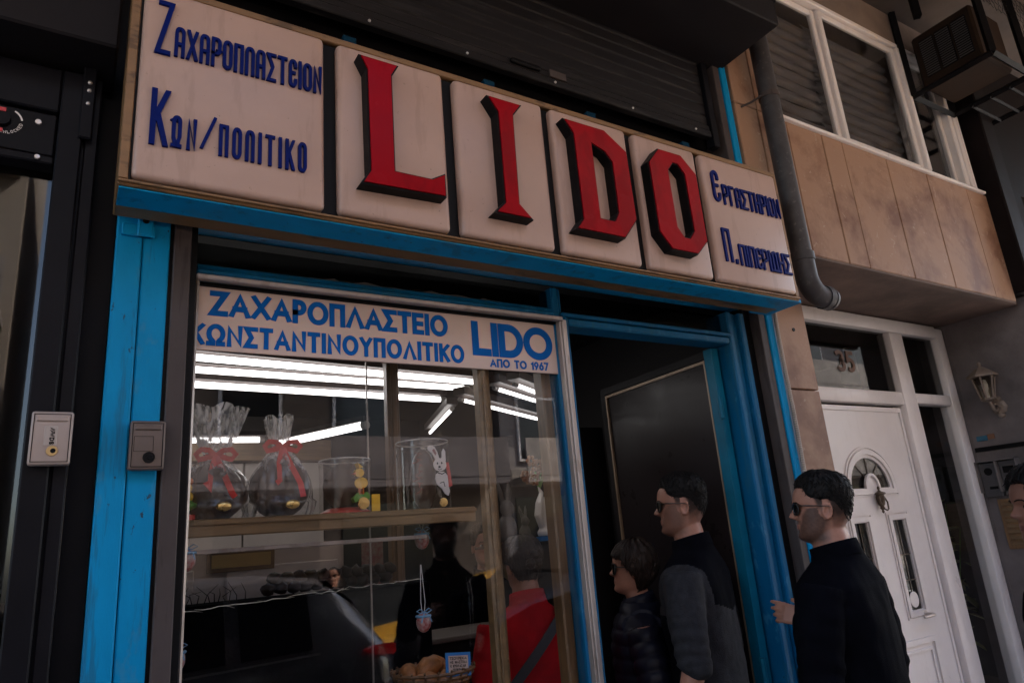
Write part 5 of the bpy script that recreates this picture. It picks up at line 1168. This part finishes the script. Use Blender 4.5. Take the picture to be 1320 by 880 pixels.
    # hair
    def hair_shell(line, thick, wob, fr_, nz=34, npn=120):
        bb = new(); rg = []
        for k in range(npn):
            a = 2 * PI * k / npn; ph = a if a <= PI else a - 2 * PI; z0 = line(abs(ph)); col_ = []
            for i in range(nz):
                u = i / (nz - 1); z = z0 + (1.0 - z0) * u
                ramp = min(1, u * 7 + .0); th = thick(abs(ph), z)
                nv = noise.noise(Vector((math.cos(a) * fr_, math.sin(a) * fr_, z * 5))) * wob + noise.noise(Vector((math.cos(a) * fr_ * 4, math.sin(a) * fr_ * 4, z * 9))) * wob * .6
                o = -.012 + (th + nv + .012) * ramp
                zz = max(z, 0.0); x, y, q = head_pt(a, zz, fem, o)
                if z < 0: q = z
                y = min(y, cr(HZ, HF, zz) + .02 + o) if z > .6 else y
                col_.append(bb.verts.new(hl(x, y, q)))
            rg.append(col_)
        for k in range(npn):
            a, c = rg[k], rg[(k + 1) % npn]
            for i in range(nz - 1): bb.faces.new((a[i], c[i], c[i + 1], a[i + 1]))
        return bb
    if hair == 'short':
        line = lambda p: cr([0, .55, .85, 1.1, 1.3, 1.62, 1.85, 2.1, 2.6, 3.15], [.79, .79, .77, .66, .60, .575, .53, .40, .30, .27], p) + .012 * noise.noise(Vector((p * 14, 1, 0)))
        thick = lambda p, z: .006 + .060 * max(0, min(1, (z - .62) / .28)) + .006 * gs(p, .8) * max(0, min(1, (z - .8) / .1)) - .04 * gs(p, .9) * max(0, min(1, (.9 - z) / .1))
        hb = hair_shell(line, thick, .010, 7)
    elif hair == 'bob':
        line = lambda p: cr([0, .3, .6, .9, 1.15, 1.35, 1.6, 1.8, 2.2, 3.15], [.72, .71, .69, .68, .62, .48, .30, .12, .06, .04], p) + .03 * noise.noise(Vector((p * 9, 2, 0)))
        thick = lambda p, z: .045 + (.06 * gs(z - .55, .35) + .02) * max(0, min(1, (p - .7) / .8)) + .03 * max(0, min(1, (z - .75) / .2))
        hb = hair_shell(line, thick, .035, 6)
    else:   # tied back
        line = lambda p: cr([0, .6, .9, 1.2, 1.45, 1.75, 2.2, 3.15], [.80, .78, .66, .52, .50, .40, .22, .16], p) + .012 * noise.noise(Vector((p * 12, 4, 0)))
        thick = lambda p, z: .035 + .05 * max(0, min(1, (z - .5) / .4))
        hb = hair_shell(line, thick, .014, 8)
        for q in range(9): ball(hb, hl(random.uniform(-.08, .08), -.50 + random.uniform(-.05, .05), .60 + random.uniform(-.09, .09)), .020, n=12, bumpy=.3, seed=q)
    if hair != 'short':
        rnd = random.Random(5)
        for q in range(150 if hair == 'bob' else 60):
            a = rnd.uniform(.55, 2 * PI - .55) if hair == 'bob' else rnd.uniform(0, 2 * PI); ph = a if a <= PI else 2 * PI - a
            z1 = line(ph) + rnd.uniform(-.02, .10); z2 = min(.97, z1 + rnd.uniform(.25, .55)); P = []
            for i in range(7):
                z = z2 + (z1 - z2) * i / 6; x, y, qz = head_pt(a + .05 * math.sin(i + q), max(z, 0), fem, thick(ph, z) + rnd.uniform(-.008, .02)); P.append(hl(x, y, z if z < .7 else qz))
            tube(hb, P, [.002, .004, .0045, .0045, .004, .003, .001], 5, flat=.5)
    rnd = random.Random(len(label))
    for q in range({'short': 900, 'tied': 260, 'bob': 120}[hair]):
        a = rnd.uniform(0, 2 * PI); ph = a if a <= PI else 2 * PI - a; lo = line(ph) + .03
        z = lo + (1 - lo) * rnd.random() ** .8
        if z > .985: continue
        o = thick(ph, z) - .006; x, y, qz = head_pt(a, z, fem, o); y = min(y, cr(HZ, HF, z) + .02 + o) if z > .6 else y
        p0 = hl(x, y, qz); x2, y2, q2 = head_pt(a + rnd.uniform(-.10, .10), max(lo - .02, z - rnd.uniform(.02, .06)) if ph > .9 else min(.99, z + rnd.uniform(-.02, .05)), fem, o + rnd.uniform(.010, .026)); y2 = min(y2, cr(HZ, HF, min(1, z)) + .03 + o) if z > .6 else y2
        p2 = hl(x2, y2, q2); tube(hb, [p0, p0.lerp(p2, .5) + (p0 - hl(0, 0, .5)).normalized() * .0015, p2], [.0022, .0018, .0005], 4, flat=.6)
    finish(hb, 'hair', hairm, t, local=True, smooth=True, recalc=True)
    for s in (-1, 1):   # eyebrows
        bb = new(); P = []
        for i in range(7):
            x = s * (.05 + .03 * i); pt = head_pt(math.asin(min(1, abs(x) / .40)) * s, .575 + .02 * math.sin(i / 6 * PI) - .004 * i * (i > 4), fem, .006); P.append(hl(x, cr(HZ, HF, .575) + .010 - .55 * x * x - .03 * (i / 6) ** 2 * 2.2, pt[2]))
        tube(bb, P, [.0015, .003, .0035, .0033, .003, .0025, .001], 6, flat=.7); finish(bb, 'eyebrow', hairm, t, local=True)
    if eyes and not glasses:
        for s in (-1, 1):
            bb = new(); c = hl(s * .13, .285, .50); ball(bb, c, .0125, .0125, .0095, n=12); e = finish(bb, 'eye', 'eye', t, local=True, smooth=True)
            bb = new(); c = hl(s * .13, .333, .50); ball(bb, c, .0058, .003, .0058, n=12); finish(bb, 'iris', 'iris', e, local=True, smooth=True)
    if glasses:
        g = new(); fz = .505; fpos = .405
        def lens_loop(s, k=1.0): return [(s * (.135 + (.115 + .02 * fem) * k * math.copysign(abs(math.cos(a)) ** .7, math.cos(a))), fz - .01 + (.085 + .03 * fem) * k * math.copysign(abs(math.sin(a)) ** .75, math.sin(a)) - .01 * s * 0) for a in [2 * PI * i / 20 for i in range(20)]]
        bow = lambda x: fpos - 1.1 * max(0, abs(x) - .05) ** 2 * 1.2
        for s in (-1, 1):
            lp = lens_loop(s); tube(g, [hl(x, bow(x), z) for x, z in lp + lp[:1]], .0024, 6, False)
            tube(g, [hl(s * .255, bow(.255), fz + .035), hl(s * .31, .26, fz + .036), hl(s * .335, .10, fz + .025), hl(s * .338, -.05, fz + .012), hl(s * .325, -.12, fz - .03)], [.0042, .0042, .0036, .0032, .0026], 8, flat=.5)
        tube(g, [hl(-.03, bow(.03) + .005, fz + .025), hl(0, fpos + .012, fz + .032), hl(.03, bow(.03) + .005, fz + .025)], .0026, 6)
        go = finish(g, 'sunglasses', 'frame', t, local=True, smooth=True)
        for s in (-1, 1):
            bb = new(); lp = lens_loop(s, .98); c = bb.verts.new(hl(s * .135, bow(.135) + .012, fz - .01)); vs = [bb.verts.new(hl(x, bow(x), z)) for x, z in lp]; v2 = [bb.verts.new(hl(x, bow(x) - .012, z)) for x, z in lp]
            for i in range(20): bb.faces.new((c, vs[i], vs[(i + 1) % 20])); bb.faces.new((vs[i], v2[i], v2[(i + 1) % 20], vs[(i + 1) % 20]))
            finish(bb, 'lens', 'lens', go, local=True, smooth=40)
    # jacket: torso shell and sleeves in one surface
    jm, kind = top
    jb = new(); ex_ = .022 if kind != 'puffer' else .034
    prof = [(.44, .185, .138, .004), (.50, .186, .140, .002), (.56, .176, .134, 0), (.62, .170, .130, 0), (.69, .180, .134, -.003), (.745, .195, .134, -.002), (.785, .190, .120, .002), (.812, .145, .098, .008), (.836, .088, .080, .014), (.848, .076, .076, .012)]
    loft(jb, [(zf * H, w * W + ex_ - .022 - fem * .012, d * W + ex_ - .022, yo) for zf, w, d, yo in prof])
    for s, (S, E, Wp) in joints.items():
        end = {'rolled': E.lerp(Wp, .10), 'long': E.lerp(Wp, .97)}.get('rolled' if kind == 'fleece' and s == 1 else 'long')
        r = [.076, .070, .062, .058, .050 if end != Wp else .04] if kind != 'puffer' else [.082, .082, .074, .068, .05]
        limb(jb, [S + Vector((-s * .02, 0, .0)), S.lerp(E, .5), E, E.lerp(end, .5), end], [q * W for q in r], 22)
    j2 = remesh(jb, .0065, 4)
    j2.normal_update()
    for v in j2.verts:
        p = v.co; amp = 0
        ds = 9.0; frm = None
        for s, (S, E, Wp) in joints.items():
            for A, B in ((S, E), (E, Wp)):
                ab = B - A; u = max(0, min(1, (p - A).dot(ab) / ab.length_squared)); dd = (p - (A + ab * u)).length
                if dd < ds: ds = dd; frm = (u * ab.length + (0 if A is S else (E - S).length), (p - E).length, s)
        n1 = noise.noise(Vector((p.x * 9, p.y * 9, p.z * 5))) * .010 + noise.noise(Vector((p.x * 24 + 5, p.y * 24, p.z * 14))) * .003
        if frm and ds < .095 * W:
            el = math.exp(-(frm[1] / .13) ** 2)
            ph = frm[0] * (150 if kind == 'fleece' else 95) + 2.2 * noise.noise(p * 12)
            amp += (.0042 * el + (.0005 if kind == 'fleece' else .0012)) * math.sin(ph + 3 * noise.noise(p * 7)) * (.55 + .9 * noise.noise(p * 5 + Vector((3, 0, 0))))
        else:
            amp += .004 * math.sin(p.z * 38 + 5 * noise.noise(Vector((p.x * 5, p.y * 5, p.z * 3)))) * max(0, (noise.noise(p * 4) + .2))
        if kind == 'puffer':
            q = frm[0] if frm and ds < .095 * W else p.z
            amp = .010 * (abs(math.sin(q * PI / .055)) ** .6 - .6)
        v.co = p + v.normal * (amp + n1)
    jm_l = [jm]
    if kind == 'fleece':
        jm_l = ['cloth_grey', 'cloth_black']
        for f in j2.faces:
            c = f.calc_center_median()
            if (abs(c.x) < (.150 + (c.z / H - .80) * .2) * W and c.z > (.705 + abs(c.x) * .15) * H) or c.z > .818 * H: f.material_index = 1
            elif c.y < -.02 and c.z < .705 * H and abs(c.x) < .16 * W: f.material_index = 1
    jk = finish(j2, 'jacket', jm_l, t, local=True, smooth=True)
    cm = 'cloth_black' if kind == 'fleece' else jm
    bb = new(); rg = []
    for j, (r, dz, yo) in enumerate(((.082, -.012, .010), (.077, .012, .008), (.074, .036, .004), (.070, .036, .004), (.070, .0, .006))):
        rg.append([bb.verts.new((r * W * math.sin(2 * PI * k / 40) * 1.0, yo + r * W * 1.02 * math.cos(2 * PI * k / 40), .842 * H + dz + .016 * math.cos(2 * PI * k / 40) )) for k in range(40)])
    for a, c in zip(rg, rg[1:]):
        for k in range(40): bb.faces.new((a[k], a[(k + 1) % 40], c[(k + 1) % 40], c[k]))
    finish(bb, 'collar', cm, jk, local=True, smooth=True)
    bb = new()
    loft(bb, [(.42 * H, .170 * W, .125 * W, 0), (.47 * H, .176 * W, .128 * W, 0), (.53 * H, .172 * W, .122 * W, 0)])
    for s in (-1, 1): limb(bb, [(s * .088 * W, 0, .47 * H), (s * .096 * W, -.004, .27 * H), (s * .10 * W, .010, .05 * H)], [.098 * W, .075 * W, .062 * W])
    tr_ = remesh(bb, .009, 3); finish(tr_, 'trousers', trousers, t, local=True, smooth=True)
    for s in (-1, 1):
        bb = new(); tube(bb, [(s * .096 * W, .065, .05), (s * .097 * W, .02, .052), (s * .10 * W, -.09, .042), (s * .106 * W, -.17, .030), (s * .107 * W, -.20, .026)], [.035, .046, .046, .036, .014], 14, flat=.85); finish(bb, 'shoe', 'shoe', t, local=True, smooth=True)
    if extras: extras(t, W, H)
    return t
def hang(s, H, bend=.06, fwd=.04, curl=.5):
    """a hanging arm: elbow, wrist, (hand direction, palm normal, thumb side, curl)"""
    return ((s * .225, .03, .615 * H), (s * (.225 - bend * .3), -fwd - .05, .475 * H), ((0, -.15, -1), (-s, 0, 0), -1 if s > 0 else 1, curl))
H1 = 1.755
person('man in a black jacket and dark glasses leaning to the door frame, hand raised', (2.285, -.40, 0), (-.22, .97), H1,
       {1: ((.250, -.015, .625 * H1), (-.10, -.178, .715 * H1), ((.14, -1, .25), (-1, .0, -.35), -1, .62)), -1: hang(-1, H1)}, ('cloth_black', 'jacket'), glasses=True, beard=.8, skin='skin', head_tilt=-.03, head_yaw=.50, build=1.06)
H2 = 1.80
person('man in a grey and black fleece and dark glasses stepping through the doorway', (2.17, .16, 0.02), (-.45, .89), H2,
       {1: ((.235, .03, .615 * H2), (.225, -.06, .475 * H2), ((0, -.15, -1), (-1, 0, 0), -1, .5)), -1: hang(-1, H2)}, ('cloth_grey', 'fleece'), glasses=True, beard=.5, skin='skin', head_yaw=.35)
H3 = 1.545
person('short woman with a dark bob and dark glasses in a quilted navy jacket inside', (2.10, .44, .02), (-.78, .62), H3,
       {1: hang(1, H3, fwd=.10), -1: hang(-1, H3)}, ('cloth_navy', 'puffer'), hair='bob', hairm='hairbrown', glasses=True, fem=1.0, build=.98, head_tilt=-.06)
H4 = 1.70
person('dark-haired person at the right edge of the photo, face turned to the shop', (2.52, -1.0, 0), (-.72, .69), H4,
       {1: hang(1, H4), -1: hang(-1, H4)}, ('cloth_black', 'jacket'), hair='tied', skin='skin2', fem=.8, eyes=True)
H5 = 1.60
def red_extra(t, W, H):
    b = new(); P = []
    for i in range(15):
        u = i / 14; x = -.125 + .30 * u; z = .835 * H - .30 * u ** 1.1; y = .135 + .035 * math.sin(u * PI); P.append((x, y - .03 * (u > .93) - .06 * (u < .08), z))
    vs = []
    for i, p in enumerate(P):
        p = Vector(p); vs.append([b.verts.new(p + Vector((a * .013, c, a * .014))) for a, c in ((-1, 0), (1, 0), (1, .006), (-1, .006))])
    for a, c in zip(vs, vs[1:]):
        for k in range(4): b.faces.new((a[k], a[(k + 1) % 4], c[(k + 1) % 4], c[k]))
    finish(b, 'shoulder_strap', mat('strap_webbing', (.03, .03, .034), .6, bump=.2, bscale=200), t, local=True)
    b = new(); box(b, .165, .195, .125, .145, .835 * H - .315, .835 * H - .27, .004); finish(b, 'strap_buckle', 'steel', t, local=True)
person('person in a red fleece with a dark shoulder strap, seen from behind inside the window', (1.685, .66, .02), (.12, 1.0), H5,
       {1: hang(1, H5), -1: hang(-1, H5)}, ('cloth_red', 'jacket'), hair='tied', hairm='hairbrown', fem=.5, build=1.10, extras=red_extra)
H6 = 1.70
person('shop assistant facing the street behind the counter, dark hair tied back', (2.10, 1.72, .02), (-.35, -.94), H6,
       {1: hang(1, H6), -1: hang(-1, H6)}, ('cloth_black', 'jacket'), hair='tied', skin='skin', fem=1.0, eyes=True)
H7 = 1.80
def stripes(t, W, H):
    b = new()
    for k in range(2):
        P = [(-.105 - .018 * k, -.128 + .004 * k, .80 * H), (-.115 - .018 * k, -.150 + .004 * k, .74 * H), (-.112 - .018 * k, -.150 + .004 * k, .66 * H), (-.105 - .018 * k, -.148, .58 * H)]
        tube(b, P, .005, 6, flat=.5)
    finish(b, 'drawcord', 'white', t, local=True)
person('man in a black jacket with pale cords at the kerb, reflected in the window', (2.05, -2.02, 0), (-.35, 1.0), H7,
       {1: ((.26, -.02, .63 * H7), (.16, -.26, .70 * H7), ((-.4, -1, .25), (-1, .2, 0), 1, .5)), -1: ((-.25, .02, .62 * H7), (-.16, -.22, .60 * H7), ((.3, -1, .1), (1, .2, 0), -1, .5))}, ('cloth_black', 'jacket'), skin='skin2', beard=1, extras=stripes)
H8 = 1.68
person('pedestrian with tied-up hair beyond the parked car, reflected in the window', (2.15, -4.6, -.12), (-.2, 1.0), H8,
       {1: hang(1, H8), -1: hang(-1, H8)}, ('cloth_navy', 'jacket'), hair='tied', fem=.9, eyes=True)

# ------------------------------------------------------------------ cars (reflected in the shop window)
def car(nm, label, x_rear, y_near, length, height, paint, rear_dir=1, z0=-.12):
    """side toward +Y is the near side; rear points to +X when rear_dir is 1"""
    w = 1.76; t = thing(nm, label, 'car', (x_rear - rear_dir * length / 2, y_near - w / 2, z0))
    L = length / 2; k = height / 1.45
    # stations along the car, s from rear (+) to front (-): (s, z_bottom, z_shoulder, z_roof, half width body, half width roof)
    ST = [(1.0, .42, .80, .82, .66, .55), (.985, .32, .93, .96, .76, .60), (.95, .27, 1.00, 1.06, .82, .62), (.88, .22, 1.01, 1.25, .86, .60), (.78, .20, 1.00, 1.40, .88, .60), (.60, .20, .985, 1.44, .88, .62), (.30, .20, .965, 1.455, .88, .63), (.02, .20, .95, 1.445, .88, .63), (-.18, .20, .94, 1.36, .88, .62), (-.38, .20, .935, 1.12, .88, .64), (-.50, .20, .93, .965, .88, .70), (-.72, .20, .88, .90, .86, .68), (-.90, .22, .78, .80, .80, .62), (-.985, .28, .62, .64, .68, .5), (-1.0, .34, .52, .53, .60, .45)]
    def sec(st):
        s, zb, zs, zr, hw, hr = st; zs *= k if zs > .6 else 1; zr *= k
        zm = zb + (zs - zb) * .55
        half = [(hw * .80, zb), (hw * .97, zb + .06), (hw, zm), (hw * .99, zs - .10), (hw * .955, zs), (hw * .955 + (hr - hw * .955) * .5, zs + (zr - zs) * .55), (hr + (.0), zs + (zr - zs) * .92), (hr * .7, zr), (0, zr + .012)]
        return [(y, z) for y, z in half] + [(-y, z) for y, z in reversed(half[:-1])]
    b = new(); rg = []
    for st in ST: rg.append([b.verts.new((rear_dir * st[0] * L, y, z)) for y, z in sec(st)])
    for a, c in zip(rg, rg[1:]):
        for i in range(len(a) - 1): b.faces.new((a[i], a[i + 1], c[i + 1], c[i]))
        b.faces.new((a[-1], a[0], c[0], c[-1]))
    b.faces.new(rg[0]); b.faces.new(rg[-1])
    bmesh.ops.recalc_face_normals(b, faces=b.faces)
    body = finish(b, 'body', paint, t, local=True, smooth=35)
    def side_pt(s, f, sgn, o=.018):   # point on the side glass: f 0 shoulder .. 1 roof edge
        for a, c in zip(ST, ST[1:]):
            if c[0] <= s <= a[0]:
                u = (s - c[0]) / (a[0] - c[0]); m = [c[i] + (a[i] - c[i]) * u for i in range(6)]; break
        _, zb, zs, zr, hw, hr = m; zs *= k; zr *= k; y = hw * .955 + (hr - hw * .955) * f * .92; z = zs + (zr - zs) * f * .92
        return Vector((rear_dir * s * L, sgn * (y + o), z + o * .3))
    for sgn in (1, -1):
        for s0, s1, nm_ in ((.05, -.36, 'side_window'), (.48, .08, 'side_window'), (.72, .52, 'side_window')):
            bb = new(); N = 6; top_ = []; bot = []
            for i in range(N + 1):
                s = s0 + (s1 - s0) * i / N; f1 = .90
                top_.append(bb.verts.new(side_pt(s, f1, sgn))); bot.append(bb.verts.new(side_pt(s, .10, sgn)))
            for i in range(N): bb.faces.new((top_[i], top_[i + 1], bot[i + 1], bot[i]))
            r_ = bmesh.ops.extrude_face_region(bb, geom=list(bb.faces)); bmesh.ops.translate(bb, verts=[v for v in r_['geom'] if isinstance(v, bmesh.types.BMVert)], vec=(0, -sgn * .008, 0))
            finish(bb, nm_, 'carglass', t, local=True)
        bb = new(); tube(bb, [side_pt(s, .04, sgn, .006) for s in (.74, .5, .2, 0, -.2, -.38)], .007, 6); finish(bb, 'trim_strip', 'steel', t, local=True)
        for s in (.10, -.28):
            p = side_pt(s + .06, 0, sgn, .02); bb = new(); tube(bb, [p + Vector((-.09, 0, -.08)), p + Vector((-.07, sgn * .02, -.08)), p + Vector((.07, sgn * .02, -.08)), p + Vector((.09, 0, -.08))], .012, 8, flat=.7); finish(bb, 'door_handle', paint, t, local=True, smooth=True)
        bb = new(); p = side_pt(-.33, .12, sgn, 0); ball(bb, p + Vector((0, sgn * .11, .03)), .06, .10, .065); finish(bb, 'wing_mirror', paint, t, local=True, smooth=True)
        bb = new(); lp = []
        for s, z in ((.992, .995), (.97, 1.012), (.91, 1.015), (.87, 1.0), (.91, .965), (.97, .95), (.99, .955)): lp.append((s, z))
        def tl(s, z, o):
            hw = cr([.78, .88, .95, .985, 1.0], [.88, .86, .82, .76, .66], min(s, 1.0)); return Vector((rear_dir * (s * L + o * .5), sgn * (hw * .995 + o), z * k))
        va = [bb.verts.new(tl(s, z, .012)) for s, z in lp]; vb = [bb.verts.new(tl(s, z, -.02)) for s, z in lp]
        bb.faces.new(va)
        for i in range(len(lp)): bb.faces.new((va[i], va[(i + 1) % len(lp)], vb[(i + 1) % len(lp)], vb[i]))
        finish(bb, 'tail_light', 'tail', t, local=True)
        bb = new(); ball(bb, (-rear_dir * .93 * L, sgn * .66, .66), .16, .14, .07); finish(bb, 'headlight', 'steel', t, local=True, smooth=True)
        for s in (.62, -.62):
            c = (rear_dir * s * L, sgn * .80, .315); bb = new(); lathe(bb, [(.20, -.09), (.30, -.10), (.325, -.07), (.325, .07), (.30, .10), (.20, .09)], c, 28, 0, 'Y'); wh = finish(bb, 'wheel', 'tyre', t, local=True, smooth=40)
            bb = new(); lathe(bb, [(0, sgn * .085), (.06, sgn * .09), (.20, sgn * .07), (.21, sgn * .09)], c, 28, 0, 'Y')
            for q in range(5):
                a = 2 * PI * q / 5; tube(bb, [Vector(c) + Vector((.05 * math.cos(a), sgn * .10, .05 * math.sin(a))), Vector(c) + Vector((.2 * math.cos(a), sgn * .09, .2 * math.sin(a)))], .022, 6)
            finish(bb, 'rim', 'rim', wh, local=True)
    # rear window and windscreen
    for s0, s1 in ((.925, .80), (-.20, -.46)):
        bb = new(); rows = []
        for i in range(4):
            s = s0 + (s1 - s0) * i / 3
            for a, c in zip(ST, ST[1:]):
                if c[0] <= s <= a[0]: u = (s - c[0]) / (a[0] - c[0]); m = [c[j] + (a[j] - c[j]) * u for j in range(6)]; break
            o = .006
            rows.append([bb.verts.new((rear_dir * s * L + (o if s > 0 else -o) * rear_dir, y * m[5] * .86, m[3] * k + .010 + o)) for y in (-1, -.5, 0, .5, 1)])
        for a, c in zip(rows, rows[1:]):
            for i in range(4): bb.faces.new((a[i], a[i + 1], c[i + 1], c[i]))
        r_ = bmesh.ops.extrude_face_region(bb, geom=list(bb.faces)); bmesh.ops.translate(bb, verts=[v for v in r_['geom'] if isinstance(v, bmesh.types.BMVert)], vec=(0, 0, -.008))
        finish(bb, 'rear_window' if s0 > 0 else 'windscreen', 'carglass', t, local=True)
    return t
car('parked_car', 'grey hatchback with dark windows parked at the kerb, reflected in the shop window', 2.0, -2.56, 4.3, 1.66, 'carpaint')
car('taxi', 'yellow car in the road behind the parked hatchback, reflected in the window', 7.0, -4.9, 4.4, 1.45, 'taxi')
car('parked_car', 'tall black car added at the kerb, blocking bright road from the window reflection', 6.75, -2.56, 4.3, 2.10, 'black_car')  # added to keep sunlit road and the taxi out of the reflection
